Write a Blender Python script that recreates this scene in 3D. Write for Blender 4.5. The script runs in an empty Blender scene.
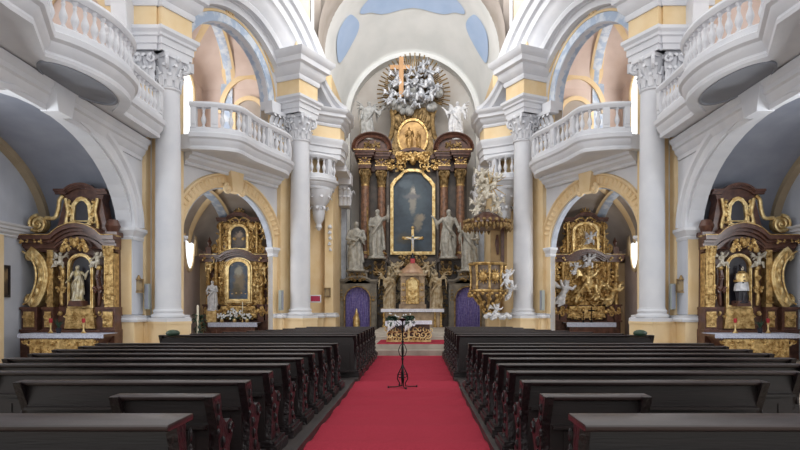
import bpy, bmesh, math, random
from mathutils import Vector, Matrix
PI = math.pi
scene = bpy.context.scene
COL = scene.collection
F = 620.0
CAMX, CAMZ = 0.24, 1.7
def wx(px, d): return CAMX + (px - 417) / F * d
def wz(py, d): return CAMZ + (307 - py) / F * d

# ------------------------------------------------------------------ materials
def srgb(c):
    if isinstance(c, str):
        c = [int(c[i:i+2], 16) / 255 for i in (0, 2, 4)]
    return [x / 12.92 if x <= .04045 else ((x + .055) / 1.055) ** 2.4 for x in c]
def new_mat(name):
    m = bpy.data.materials.new(name); m.use_nodes = True
    nt = m.node_tree; b = nt.nodes['Principled BSDF']
    return m, nt, b
def mat(name, c1, c2=None, scale=3, rough=.7, metal=0, bump=0, bscale=20, detail=4, stretch=None, spec=.5, lo=.35, hi=.65, bdist=.02):
    m, nt, b = new_mat(name)
    b.inputs['Roughness'].default_value = rough; b.inputs['Metallic'].default_value = metal
    b.inputs['Specular IOR Level'].default_value = spec
    co = nt.nodes.new('ShaderNodeTexCoord'); src = co.outputs['Object']
    mp = nt.nodes.new('ShaderNodeMapping'); nt.links.new(src, mp.inputs[0])
    if stretch: mp.inputs['Scale'].default_value = stretch
    if c2 is None:
        b.inputs['Base Color'].default_value = (*srgb(c1), 1)
    else:
        n = nt.nodes.new('ShaderNodeTexNoise'); n.inputs['Scale'].default_value = scale; n.inputs['Detail'].default_value = detail
        r = nt.nodes.new('ShaderNodeValToRGB')
        r.color_ramp.elements[0].position = lo; r.color_ramp.elements[1].position = hi
        r.color_ramp.elements[0].color = (*srgb(c1), 1); r.color_ramp.elements[1].color = (*srgb(c2), 1)
        nt.links.new(mp.outputs[0], n.inputs['Vector']); nt.links.new(n.outputs['Fac'], r.inputs[0]); nt.links.new(r.outputs[0], b.inputs['Base Color'])
    if bump:
        n2 = nt.nodes.new('ShaderNodeTexNoise'); n2.inputs['Scale'].default_value = bscale; n2.inputs['Detail'].default_value = 3
        bp = nt.nodes.new('ShaderNodeBump'); bp.inputs['Strength'].default_value = bump; bp.inputs['Distance'].default_value = bdist
        nt.links.new(mp.outputs[0], n2.inputs['Vector']); nt.links.new(n2.outputs['Fac'], bp.inputs['Height']); nt.links.new(bp.outputs[0], b.inputs['Normal'])
    return m
M = {}
M['white'] = mat('white_stucco', 'd9dade', 'cfd1d7', 1.2, .75, bump=.15, bscale=6)
M['yellow'] = mat('ochre_stucco', 'e6cfa8', 'dfc497', 1.5, .8, bump=.1, bscale=8)
M['conch'] = mat('cream_plaster', 'e4e4e2', 'dadbd9', .8, .85)
M['skyblue'] = mat('pale_blue_paint', 'b6cae8', 'abc2e2', 1, .85)
M['bluewhite'] = mat('blue_grey_fresco', 'a9b9cf', 'cfd6df', 3, .85, lo=.45, hi=.6)
M['pink'] = mat('pinkish_plaster', 'd8c6bd', 'cdb9af', 1, .85)
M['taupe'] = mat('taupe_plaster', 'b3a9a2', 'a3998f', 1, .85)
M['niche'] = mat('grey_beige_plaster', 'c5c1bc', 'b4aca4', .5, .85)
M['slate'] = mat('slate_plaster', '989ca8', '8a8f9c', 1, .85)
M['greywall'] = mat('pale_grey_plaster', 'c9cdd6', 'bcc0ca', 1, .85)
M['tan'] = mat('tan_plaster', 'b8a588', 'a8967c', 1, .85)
M['statue'] = mat('grey_white_stone', 'b4b1a8', '8f8d86', 5, .7, bump=.3, bscale=14)
M['stucco_fig'] = mat('polished_stucco', 'e2e2e4', 'b9bbc0', 6, .45, bump=.3, bscale=18)
M['gold'] = mat('gilding', 'e2c285', '957340', 7, .34, metal=.7, bump=.8, bscale=26, bdist=.03)
M['goldbright'] = mat('bright_gilding', 'f2dba2', 'bb965a', 6, .32, metal=.65, bump=.7, bscale=30, bdist=.02)
M['goldold'] = mat('dull_gilding', 'a5885a', '64502f', 5, .45, metal=.45, bump=.9, bscale=12, bdist=.05)
M['redmarble'] = mat('red_brown_marble', '482c24', '684638', 6, .3, detail=8)
M['darkmarble'] = mat('dark_brown_marble', '564a40', '3c322c', 3, .4, detail=8, bump=.2)
M['greymarble'] = mat('grey_green_marble', '82796a', '5c554a', 3, .4, detail=8, bump=.2)
M['colmarble'] = mat('mottled_salmon_marble', '9a735c', '60483c', 6, .3, detail=10)
M['sandstone'] = mat('sand_marble', 'b79f80', '91795e', 4, .4, detail=8)
M['wood'] = mat('dark_stained_wood', '180e0e', '0e0808', 2.5, .45, bump=.1, bscale=12, stretch=(.4, 6, 6))
M['woodcap'] = mat('sheen_lit_wood', '2f2424', '1d1515', 2.5, .34, bump=.1, bscale=12, stretch=(.4, 6, 6), spec=.6)  # lighter copy of the pew wood: reflected light on the tops put into colour
M['woodcarve'] = mat('carved_dark_wood', '1b1113', '100a0c', 9, .4, bump=.8, bscale=22)
M['platform'] = mat('dusty_dark_boards', '37302e', '262020', 2.5, .5, bump=.15, bscale=14, stretch=(4, .6, 4))
M['linen'] = mat('white_linen', 'e6e6ee', 'd2d2de', 9, .8, bump=.3, bscale=20)
M['lace'] = mat('lace_linen', 'c9cddc', 'a9aec2', 30, .8, bump=.6, bscale=50)
M['carpet'] = mat('red_carpet', 'a63646', '942c3b', 60, .95, bump=.5, bscale=220, spec=.1)
M['purple'] = mat('violet_cloth', '8c82b2', '625793', 9, .75, bump=.5, bscale=14, spec=.2)
M['iron'] = mat('black_iron', '151515', None, rough=.4, metal=.6)
M['dark'] = mat('dark_varnish', '1a1820', '262430', 3, .4)
M['stone'] = mat('grey_beige_stone', 'b3a99c', '9c9286', 2, .6, bump=.15)
M['leafg'] = mat('dark_green_leaf', '2e4a34', '1c3024', 8, .5)
M['petal'] = mat('white_petal', 'eeeef0', 'd8dcd8', 20, .7)
M['redp'] = mat('red_glass', 'b02a34', None, rough=.3)
M['wax'] = mat('ivory_wax', 'e8e2cc', None, rough=.5)
M['oak'] = mat('light_wood', 'c49460', 'a87a4a', 3, .5, stretch=(4, 4, .6))
M['grey_metal'] = mat('grey_painted_metal', '9aa19c', None, rough=.5)
M['signred'] = mat('crimson_sign', 'a01840', None, rough=.5)
M['greyoval'] = mat('grey_painted_oval', '8f939c', '858992', 1, .85)
M['fresco'] = mat('grey_fresco', 'bfc6d2', 'a9b0bd', 3, .85)
m, nt, b = new_mat('frosted_window_pane')
b.inputs['Base Color'].default_value = (.9, .95, 1, 1); b.inputs['Emission Color'].default_value = (.93, .97, 1, 1); b.inputs['Emission Strength'].default_value = 1.6
M['pane'] = m
# floor of square stone slabs
m, nt, b = new_mat('stone_slab_floor')
co = nt.nodes.new('ShaderNodeTexCoord'); br = nt.nodes.new('ShaderNodeTexBrick')
br.offset = 0; br.inputs['Scale'].default_value = 1; br.inputs['Brick Width'].default_value = .6; br.inputs['Row Height'].default_value = .6; br.inputs['Mortar Size'].default_value = .006
br.inputs['Color1'].default_value = (*srgb('a89c8c'), 1); br.inputs['Color2'].default_value = (*srgb('968a7a'), 1); br.inputs['Mortar'].default_value = (*srgb('6a6258'), 1)
nt.links.new(co.outputs['Object'], br.inputs['Vector']); nt.links.new(br.outputs['Color'], b.inputs['Base Color']); b.inputs['Roughness'].default_value = .45
M['floor'] = m
def paint(name, base, blobs, noise=.25):
    """oil painting: a noisy ground with soft spots of pigment (object coords x,z)"""
    m, nt, b = new_mat(name); b.inputs['Roughness'].default_value = .45
    co = nt.nodes.new('ShaderNodeTexCoord')
    n = nt.nodes.new('ShaderNodeTexNoise'); n.inputs['Scale'].default_value = 2.5; n.inputs['Detail'].default_value = 6
    nt.links.new(co.outputs['Object'], n.inputs['Vector'])
    r = nt.nodes.new('ShaderNodeValToRGB'); r.color_ramp.elements[0].position = .35; r.color_ramp.elements[1].position = .7
    c = srgb(base); r.color_ramp.elements[0].color = (*[v * (1 - noise) for v in c], 1); r.color_ramp.elements[1].color = (*[min(1, v * (1 + noise * 2)) for v in c], 1)
    nt.links.new(n.outputs['Fac'], r.inputs[0]); cur = r.outputs[0]
    n3 = nt.nodes.new('ShaderNodeTexNoise'); n3.inputs['Scale'].default_value = 6; nt.links.new(co.outputs['Object'], n3.inputs['Vector'])
    wob = nt.nodes.new('ShaderNodeVectorMath'); wob.operation = 'MULTIPLY_ADD'; wob.inputs[1].default_value = (.3, .3, .3)
    nt.links.new(n3.outputs['Color'], wob.inputs[0]); nt.links.new(co.outputs['Object'], wob.inputs[2])
    for (x, z, rx, rz, colr) in blobs:
        mp = nt.nodes.new('ShaderNodeMapping'); mp.vector_type = 'TEXTURE'
        mp.inputs['Location'].default_value = (x + .15, .15, z + .15); mp.inputs['Scale'].default_value = (rx, 50, rz)
        nt.links.new(wob.outputs[0], mp.inputs[0])
        g = nt.nodes.new('ShaderNodeTexGradient'); g.gradient_type = 'SPHERICAL'; nt.links.new(mp.outputs[0], g.inputs[0])
        mr = nt.nodes.new('ShaderNodeMapRange'); mr.inputs[1].default_value = 0; mr.inputs[2].default_value = .5; nt.links.new(g.outputs[1], mr.inputs[0])
        mx = nt.nodes.new('ShaderNodeMix'); mx.data_type = 'RGBA'
        nt.links.new(mr.outputs[0], mx.inputs[0]); nt.links.new(cur, mx.inputs[6]); mx.inputs[7].default_value = (*srgb(colr), 1); cur = mx.outputs[2]
    nt.links.new(cur, b.inputs['Base Color'])
    return m

# ------------------------------------------------------------------ objects
S = 1          # side: geometry given for +x, S = -1 mirrors it to the left of the aisle
def tag(o, label=None, cat=None, group=None, kind=None):
    if label: o['label'] = label
    if cat: o['category'] = cat
    if group: o['group'] = group
    if kind: o['kind'] = kind
    return o
def link(o, parent=None):
    COL.objects.link(o)
    if parent: o.parent = parent
    return o
def thing(name, label, cat, loc=(0, 0, 0), group=None):
    o = bpy.data.objects.new(name, None); COL.objects.link(o); o.empty_display_size = .2
    o.location = (loc[0] * S, loc[1], loc[2]); tag(o, label, cat, group); return o
def wloc(o):
    v = Vector((0, 0, 0))
    while o: v += Vector(o.location); o = o.parent
    return v
def copy_tree(o, parent=None):
    c = o.copy(); COL.objects.link(c); c.parent = parent
    for ch in list(o.children): copy_tree(ch, c)
    return c
class MB:
    def __init__(s): s.v = []; s.f = []
    def pt(s, p): s.v.append((p[0] * S, p[1], p[2])); return len(s.v) - 1
    def add(s, pts, faces):
        k = len(s.v)
        for p in pts: s.pt(p)
        for f in faces: s.f.append([k + i for i in f])
    def box(s, x0, x1, y0, y1, z0, z1):
        s.add([(x, y, z) for z in (z0, z1) for y in (y0, y1) for x in (x0, x1)],
              [(0, 1, 3, 2), (4, 6, 7, 5), (0, 4, 5, 1), (2, 3, 7, 6), (0, 2, 6, 4), (1, 5, 7, 3)])
    def prism(s, poly, fn, a0, a1):
        """poly: 2D points; fn(u,v,a) -> 3D"""
        n = len(poly)
        s.add([fn(u, v, a0) for u, v in poly] + [fn(u, v, a1) for u, v in poly],
              [list(range(n)), list(range(n, 2 * n))] + [(i, (i + 1) % n, n + (i + 1) % n, n + i) for i in range(n)])
    def ring(s, outer, inner, fn, a0, a1):
        n = len(outer); P = [fn(u, v, a0) for u, v in outer] + [fn(u, v, a0) for u, v in inner] + [fn(u, v, a1) for u, v in outer] + [fn(u, v, a1) for u, v in inner]
        fs = []
        for i in range(n):
            j = (i + 1) % n
            fs += [(i, j, n + j, n + i), (2*n + i, 2*n + j, 3*n + j, 3*n + i), (i, j, 2*n + j, 2*n + i), (n + i, n + j, 3*n + j, 3*n + i)]
        s.add(P, fs)
    def lathe(s, prof, c=(0, 0, 0), seg=24, sx=1, sy=1, rib=0, nrib=0):
        n = len(prof); P = []
        for k in range(seg):
            a = 2 * PI * k / seg
            q = 1 + (rib * math.cos(nrib * a) if nrib else 0)
            for r, z in prof: P.append((c[0] + r * q * sx * math.cos(a), c[1] + r * q * sy * math.sin(a), c[2] + z))
        fs = [(k * n + i, ((k + 1) % seg) * n + i, ((k + 1) % seg) * n + i + 1, k * n + i + 1) for k in range(seg) for i in range(n - 1)]
        if prof[0][0] > 1e-5: fs.append([k * n for k in range(seg)])
        if prof[-1][0] > 1e-5: fs.append([k * n + n - 1 for k in range(seg)])
        s.add(P, fs)
    def ball(s, c, r, seg=12, rz=None, ry=None):
        rz = rz or r; ry = ry or r; n = max(6, seg // 2)
        s.lathe([(max(1e-6, r * math.sin(PI * i / n)), -rz * math.cos(PI * i / n)) for i in range(n + 1)], c, seg, 1, ry / r)
    def tube(s, pts, rad, seg=8, flat=1, up=None):
        pts = [Vector(p) for p in pts]; n = len(pts)
        if not hasattr(rad, '__len__'): rad = [rad] * n
        u0 = Vector(up) if up else Vector((0, 0, 1)); P = []
        prev = None
        for i, p in enumerate(pts):
            t = (pts[min(i + 1, n - 1)] - pts[max(i - 1, 0)])
            t = t.normalized() if t.length > 1e-9 else Vector((0, 0, 1))
            if prev is None:
                a = t.cross(u0)
                if a.length < 1e-3: a = t.cross(Vector((1, 0, 0)))
            else:
                a = prev - t * prev.dot(t)
                if a.length < 1e-4: a = t.cross(u0)
            a.normalize(); b_ = t.cross(a); prev = a
            if up:
                a = t.cross(u0); a = a.normalized() if a.length > 1e-3 else prev; b_ = t.cross(a)
            for k in range(seg):
                an = 2 * PI * k / seg; P.append(p + a * (rad[i] * math.cos(an)) + b_ * (rad[i] * flat * math.sin(an)))
        fs = [(i * seg + k, i * seg + (k + 1) % seg, (i + 1) * seg + (k + 1) % seg, (i + 1) * seg + k) for i in range(n - 1) for k in range(seg)]
        fs += [list(range(seg)), [(n - 1) * seg + k for k in range(seg)]]
        s.add(P, fs)
    def sweep(s, path, prof, up=(0, 0, 1), closed=False):
        """prof (a,b): a to the right of travel (for upright arches: outwards), b along up; mitred"""
        path = [Vector(p) for p in path]; up = Vector(up).normalized(); n = len(path); m = len(prof); P = []
        if abs(up.z) < .5 and n > 6:
            k = n // 2; sd = (path[k + 1] - path[k - 1]).cross(up)
            if sd.dot(path[k] - (path[0] + path[-1]) / 2) < 0: path = path[::-1]
        for i, p in enumerate(path):
            q0 = path[i - 1] if (i > 0 or closed) else None
            q1 = path[(i + 1) % n] if (i < n - 1 or closed) else None
            d0 = (p - q0).normalized() if q0 is not None else None; d1 = (q1 - p).normalized() if q1 is not None else None
            if d0 is None: d0 = d1
            if d1 is None: d1 = d0
            s0 = d0.cross(up).normalized(); s1 = d1.cross(up).normalized(); sd = s0 + s1
            if sd.length < 1e-4: sd = s0
            sd.normalize(); k = min(2.2, 1 / max(.3, sd.dot(s0)))
            for a, b_ in prof: P.append(p + sd * (a * k) + up * b_)
        fs = []
        for i in range(n if closed else n - 1):
            j = (i + 1) % n
            for a in range(m): fs.append((i * m + a, i * m + (a + 1) % m, j * m + (a + 1) % m, j * m + a))
        if not closed: fs += [list(range(m)), [(n - 1) * m + a for a in range(m)]]
        s.add(P, fs)
    def grid(s, fn, nu, nv):
        P = [fn(i / nu, j / nv) for i in range(nu + 1) for j in range(nv + 1)]
        s.add(P, [(i * (nv + 1) + j, (i + 1) * (nv + 1) + j, (i + 1) * (nv + 1) + j + 1, i * (nv + 1) + j + 1) for i in range(nu) for j in range(nv)])
    def merge(s, verts, faces):
        k = len(s.v); s.v += [tuple(v) for v in verts]; s.f += [[k + i for i in f] for f in faces]
    def build(s, name, m, parent=None, smooth=35, loc=None, label=None, bevel=0):
        o = wloc(parent) if parent else (Vector(loc) if loc else Vector((0, 0, 0)))
        if loc and not parent: o = Vector((loc[0] * S, loc[1], loc[2]))
        me = bpy.data.meshes.new(name)
        me.from_pydata([(v[0] - o.x, v[1] - o.y, v[2] - o.z) for v in s.v], [], s.f)
        bm = bmesh.new(); bm.from_mesh(me); bmesh.ops.recalc_face_normals(bm, faces=bm.faces)
        if bevel: bmesh.ops.bevel(bm, geom=[e for e in bm.edges if len(e.link_faces) == 2 and e.calc_face_angle(0) > .6], offset=bevel, segments=2, affect='EDGES', profile=.6, clamp_overlap=True)
        bm.to_mesh(me); bm.free()
        me.materials.append(M[m] if isinstance(m, str) else m)
        if smooth:
            for p in me.polygons: p.use_smooth = True
            me.set_sharp_from_angle(angle=math.radians(smooth))
        ob = bpy.data.objects.new(name, me); link(ob, parent)
        if loc and not parent: ob.location = o
        if label: ob['label'] = label
        return ob
def struct(mb, name, m, smooth=35): return tag(mb.build(name, m, smooth=smooth), kind='structure')
def arc(cx, cz, rx, rz, a0, a1, n): return [(cx + rx * math.cos(a0 + (a1 - a0) * i / n), cz + rz * math.sin(a0 + (a1 - a0) * i / n)) for i in range(n + 1)]
def smoothpath(P, n=6):
    out = []; P = [Vector(p) for p in P]
    for i in range(len(P) - 1):
        p0 = P[max(i - 1, 0)]; p1 = P[i]; p2 = P[i + 1]; p3 = P[min(i + 2, len(P) - 1)]
        for k in range(n):
            t = k / n; out.append(.5 * ((2 * p1) + (p2 - p0) * t + (2 * p0 - 5 * p1 + 4 * p2 - p3) * t * t + (3 * p1 - p0 - 3 * p2 + p3) * t ** 3))
    out.append(P[-1]); return out
def spiral(cx, cz, r, turns, a0, n=26, end=.18, sgn=1):
    return [(cx + r * (1 - (1 - end) * i / n) * math.cos(a0 + sgn * turns * 2 * PI * i / n), cz + r * (1 - (1 - end) * i / n) * math.sin(a0 + sgn * turns * 2 * PI * i / n)) for i in range(n + 1)]
def XZ(cx, y, cz=0): return lambda u, v, a=0: (cx + u, y + a, cz + v)
def arabesque(b, fn, w, h, n, seed=1, r=.02, sym=True):
    """carved scrolls and leaves filling a w x h field"""
    rnd = random.Random(seed)
    for i in range(n):
        u = rnd.uniform(0.05 if sym else -.5, .5) * w; v = rnd.uniform(-.48, .48) * h; R = rnd.uniform(.07, .16) * min(w, h) + r
        a0 = rnd.uniform(0, 6.28); sg = rnd.choice((-1, 1)); sp = spiral(0, 0, R, rnd.uniform(.6, 1.1), a0, 9, .25, sg)
        rr = r * rnd.uniform(.7, 1.4)
        for m_ in ((1, -1) if sym else (1,)):
            b.tube([fn(m_ * (u + x), v + z, -rr * .6) for x, z in sp], [rr * (1 - .5 * k / 9) for k in range(10)], 5)
        if i % 2 == 0:
            for m_ in ((1, -1) if sym else (1,)):
                c = fn(m_ * u, v, -rr); b.ball(c, rr * 1.6, 6)

# ------------------------------------------------------------------ figures
def chain(b, pts):
    for i, p in enumerate(pts):
        b.ball(p[:3], p[3], 10)
        if i: b.tube([pts[i - 1][:3], p[:3]], [pts[i - 1][3], p[3]], 10)
def remeshed(b, name, vox, m, smooth_it=2):
    me = bpy.data.meshes.new(name + '_raw'); me.from_pydata(b.v, [], b.f)
    bm = bmesh.new(); bm.from_mesh(me); bmesh.ops.recalc_face_normals(bm, faces=bm.faces); bm.to_mesh(me); bm.free()
    o = bpy.data.objects.new('tmp', me); COL.objects.link(o)
    r = o.modifiers.new('r', 'REMESH'); r.mode = 'VOXEL'; r.voxel_size = vox
    sm = o.modifiers.new('s', 'SMOOTH'); sm.iterations = smooth_it; sm.factor = .5
    dg = bpy.context.evaluated_depsgraph_get(); dg.update()
    out = bpy.data.meshes.new_from_object(o.evaluated_get(dg)); out.name = name
    bpy.data.objects.remove(o); bpy.data.meshes.remove(me)
    out.materials.clear(); out.materials.append(M[m])
    for p in out.polygons: p.use_smooth = True
    return out
ARMS = {
 'blessing': [((.125, 0, .77), (.20, -.03, .64), (.17, -.14, .74)), ((-.125, 0, .77), (-.17, -.01, .62), (-.06, -.13, .60))],
 'cross': [((.125, 0, .77), (.17, -.03, .62), (.02, -.14, .66)), ((-.125, 0, .77), (-.18, -.02, .62), (-.04, -.14, .58))],
 'out': [((.125, 0, .77), (.23, -.03, .68), (.33, -.08, .78)), ((-.125, 0, .77), (-.19, -.02, .62), (-.22, -.12, .52))],
 'raised': [((.125, 0, .77), (.22, -.02, .82), (.24, -.07, .98)), ((-.125, 0, .77), (-.17, -.02, .62), (-.05, -.13, .62))],
 'pray': [((.125, 0, .77), (.16, -.05, .62), (.02, -.15, .72)), ((-.125, 0, .77), (-.16, -.05, .62), (-.02, -.15, .72))],
 'down': [((.125, 0, .77), (.20, -.02, .62), (.24, -.08, .48)), ((-.125, 0, .77), (-.18, -.02, .63), (-.12, -.14, .55))],
}
def saint_mesh(name, H, arms='blessing', m='statue', beard=True, wings=False, seed=1, sway=.03, mirror=False, width=1.0):
    global S
    s_old = S; S = -1 if mirror else 1
    b = MB(); rnd = random.Random(seed); ph = rnd.uniform(0, 6); ph2 = rnd.uniform(0, 6)
    prof = [(0, .125, .11), (.04, .135, .12), (.15, .125, .115), (.3, .115, .105), (.45, .118, .10), (.55, .10, .085), (.62, .095, .075), (.70, .115, .08), (.76, .125, .078), (.80, .10, .068), (.825, .05, .045), (.85, .036, .038)]
    seg = 72; P = []; n = len(prof)
    for z, rx, ry in prof:
        amp = .30 * max(0, 1 - z / .78) + .03
        ox = sway * math.sin(z * 4.2) * H
        for k in range(seg):
            a = 2 * PI * k / seg
            q = 1 + amp * (.75 * (abs(math.sin(4.5 * a + ph + z * 5 + .6 * math.sin(2 * a + 9 * z))) - .5) + .45 * math.sin(5 * a + ph2 - z * 6))
            P.append((ox + rx * width * q * math.cos(a) * H, ry * q * math.sin(a) * H, z * H))
    fs = [(i * seg + k, i * seg + (k + 1) % seg, (i + 1) * seg + (k + 1) % seg, (i + 1) * seg + k) for i in range(n - 1) for k in range(seg)]
    fs += [list(range(seg)), [(n - 1) * seg + k for k in range(seg)]]
    b.add(P, fs)
    ox = sway * math.sin(.8 * 4.2) * H
    hc = (ox, -.015 * H, .905 * H)
    b.ball(hc, .046 * H, 14, rz=.064 * H, ry=.054 * H)
    chain(b, [(ox, 0, .82 * H, .03 * H), (ox, -.01 * H, .88 * H, .03 * H)])
    b.ball((ox, .018 * H, .92 * H), .052 * H, 12, rz=.055 * H)                       # hair
    b.ball((ox, .03 * H, .875 * H), .04 * H, 10, rz=.05 * H)
    b.ball((ox, -.068 * H, .90 * H), .011 * H, 8, rz=.018 * H)                       # nose
    b.ball((ox - .018 * H, -.058 * H, .925 * H), .012 * H, 8, rz=.006 * H); b.ball((ox + .018 * H, -.058 * H, .925 * H), .012 * H, 8, rz=.006 * H)
    if beard: b.ball((ox, -.045 * H, .855 * H), .03 * H, 10, rz=.038 * H)
    for A in ARMS[arms]:
        sh, el, ha = [tuple(c * H + (ox if i == 0 else 0) for i, c in enumerate(p)) for p in A]
        chain(b, [(*sh, .042 * H), (*el, .036 * H), (*ha, .022 * H)])
        d = (Vector(ha) - Vector(el)).normalized(); h = Vector(ha)
        sd = d.cross(Vector((0, 1, 0))).normalized() if abs(d.y) < .95 else Vector((1, 0, 0))
        b.ball(h + d * .02 * H, .02 * H, 8)
        for k in range(4):
            f0 = h + d * .025 * H + sd * (k - 1.5) * .009 * H
            b.tube([f0, f0 + d * (.035 - .004 * abs(k - 1.5)) * H, f0 + d * .05 * H + Vector((0, 0, -.008 * H))], [.0065 * H, .006 * H, .005 * H], 5)
        b.tube([h + sd * .012 * H, h + d * .02 * H + sd * .035 * H], [.007 * H, .006 * H], 5)
        e = Vector(el); c2 = e.lerp(Vector(ha), .55)                                  # hanging sleeve
        b.tube([c2, c2.lerp(e, .5) + Vector((0, 0, -.06 * H)), e + Vector((0, .01 * H, -.12 * H))], [.03 * H, .035 * H, .012 * H], 8)
    # cloak: diagonal fall of cloth from the shoulder round the hip, and a cape behind
    b.tube([(ox + .11 * H, -.03 * H, .79 * H), (.07 * H, -.10 * H, .66 * H), (-.03 * H, -.115 * H, .52 * H), (-.12 * H, -.06 * H, .42 * H), (-.14 * H, .0, .25 * H), (-.13 * H, .02 * H, .08 * H)],
           [.03 * H, .032 * H, .04 * H, .045 * H, .04 * H, .03 * H], 8, .7)
    b.tube([(.05 * H, .06 * H, .78 * H), (.09 * H, .09 * H, .5 * H), (.13 * H, .06 * H, .15 * H)], [.04 * H, .05 * H, .05 * H], 8, .8)
    # bent knee under the cloth, toes
    chain(b, [(.05 * H, -.05 * H, .5 * H, .055 * H), (.06 * H, -.10 * H, .28 * H, .045 * H), (.055 * H, -.09 * H, .03 * H, .03 * H)])
    b.ball((.06 * H, -.13 * H, .015 * H), .025 * H, 8, rz=.018 * H, ry=.05 * H); b.ball((-.05 * H, -.13 * H, .015 * H), .025 * H, 8, rz=.018 * H, ry=.05 * H)
    b.lathe([(.19 * H, -.03 * H), (.19 * H, .01 * H), (.001, .012 * H)], (0, 0, 0), 12)
    if wings:
        for w in (1, -1):
            for k in range(6):
                t = k / 5
                b.tube([(w * .04 * H, .07 * H, .74 * H), (w * (.17 + .04 * t) * H, .12 * H, (.93 - .12 * t) * H), (w * (.30 - .06 * t) * H, .13 * H, (1.0 - .5 * t) * H)], [.03 * H, .05 * H, .018 * H], 6, .4)
    out = remeshed(b, name, H * .0085, m, 1)
    S = s_old; return out
def putto_mesh(name, H, m='stucco_fig', seed=0, wings=True, pose=0, drape=True):
    """a seated or kneeling little angel, H = height if standing"""
    global S
    s_old = S; S = 1
    b = MB(); rnd = random.Random(seed)
    if pose == 0:      # seated, one leg down
        chain(b, [(0, 0, .28 * H, .12 * H), (0, -.01 * H, .42 * H, .105 * H), (.01 * H, -.02 * H, .56 * H, .115 * H)])
        legs = [[(.07, -.03, .26, .075), (.15, -.22, .28, .055), (.17, -.26, .06, .035), (.18, -.32, .03, .03)], [(-.07, -.03, .26, .075), (-.2, -.18, .33, .055), (-.16, -.3, .14, .035), (-.16, -.36, .12, .03)]]
        arms = [[(.12, -.02, .6, .05), (.25, -.05, .66, .04), (.33, -.1, .82, .03)], [(-.12, -.02, .6, .05), (-.24, -.08, .5, .04), (-.3, -.2, .44, .03)]]
    elif pose == 1:    # flying / leaning with legs trailing
        chain(b, [(-.05 * H, .05 * H, .3 * H, .11 * H), (0, 0, .42 * H, .10 * H), (.06 * H, -.05 * H, .55 * H, .11 * H)])
        legs = [[(-.08, .06, .28, .075), (-.25, .02, .22, .05), (-.42, .0, .26, .03)], [(-.03, .0, .25, .075), (-.08, -.12, .1, .055), (-.22, -.08, .0, .03)]]
        arms = [[(.15, -.07, .6, .05), (.27, -.12, .56, .04), (.38, -.14, .66, .03)], [(-.03, -.07, .6, .05), (-.14, -.16, .68, .04), (-.2, -.2, .82, .03)]]
    else:              # kneeling in robe
        chain(b, [(0, .02 * H, .1 * H, .17 * H), (0, 0, .28 * H, .14 * H), (0, -.02 * H, .45 * H, .10 * H), (0, -.03 * H, .58 * H, .11 * H)])
        legs = [[(.08, -.05, .12, .1), (.1, -.22, .1, .07), (.1, .1, .04, .05)], [(-.08, -.05, .12, .1), (-.1, -.2, .2, .07), (-.11, -.2, .0, .05)]]
        arms = [[(.12, -.03, .6, .05), (.18, -.12, .48, .04), (.03, -.22, .56, .03)], [(-.12, -.03, .6, .05), (-.18, -.12, .48, .04), (-.03, -.22, .58, .03)]]
    for L in legs + arms: chain(b, [(p[0] * H, p[1] * H, p[2] * H, p[3] * H * 1.3) for p in L])
    top = .56 * H if pose != 1 else .55 * H; hx_ = .01 * H if pose != 1 else .09 * H
    b.ball((hx_, -.04 * H, top + .2 * H), .085 * H, 12, rz=.1 * H)
    chain(b, [(hx_, -.03 * H, top + .02 * H, .05 * H), (hx_, -.04 * H, top + .12 * H, .045 * H)])
    b.ball((hx_, 0, top + .235 * H), .085 * H, 10); b.ball((hx_, -.13 * H, top + .19 * H), .018 * H, 6)
    if drape:
        for k in range(7):
            a = rnd.uniform(-1, 1)
            b.tube([(a * .1 * H, -.08 * H, .36 * H), (-.12 * H + a * .15 * H, -.14 * H, .24 * H), (-.22 * H + a * .2 * H, -.08 * H, (.08 + .05 * a) * H)], [.05 * H, .06 * H, .03 * H], 7, .6)
    if wings:
        for w in (1, -1):
            for k in range(5):
                t = k / 4
                b.tube([(w * .04 * H + hx_, .1 * H, .55 * H), (w * (.2 + .05 * t) * H, .16 * H, (.78 - .14 * t) * H), (w * (.4 - .02 * t) * H, .16 * H, (.92 - .42 * t) * H)], [.04 * H, .075 * H, .03 * H], 6, .35)
    out = remeshed(b, name, H * .018, m, 1)
    S = s_old; return out
MESH = {}
def cached(key, fn):
    if key not in MESH: MESH[key] = fn()
    return MESH[key]
def figure(name, mesh, loc, label, cat, rz=0, group=None, sc=1):
    """a figure of one continuous mesh, standing on its own"""
    o = bpy.data.objects.new(name, mesh); COL.objects.link(o)
    o.location = (loc[0] * S, loc[1], loc[2]); o.rotation_euler.z = rz * S; o.scale = (sc * (1 if S > 0 else -1), sc, sc) if False else (sc, sc, sc)
    return tag(o, label, cat, group)
def figpart(name, mesh, parent, loc, rz=0, sc=1):
    o = bpy.data.objects.new(name, mesh); COL.objects.link(o); o.parent = parent
    o.location = Vector((loc[0] * S, loc[1], loc[2])) - wloc(parent); o.rotation_euler.z = rz; o.scale = (sc,) * 3
    return o

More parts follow.
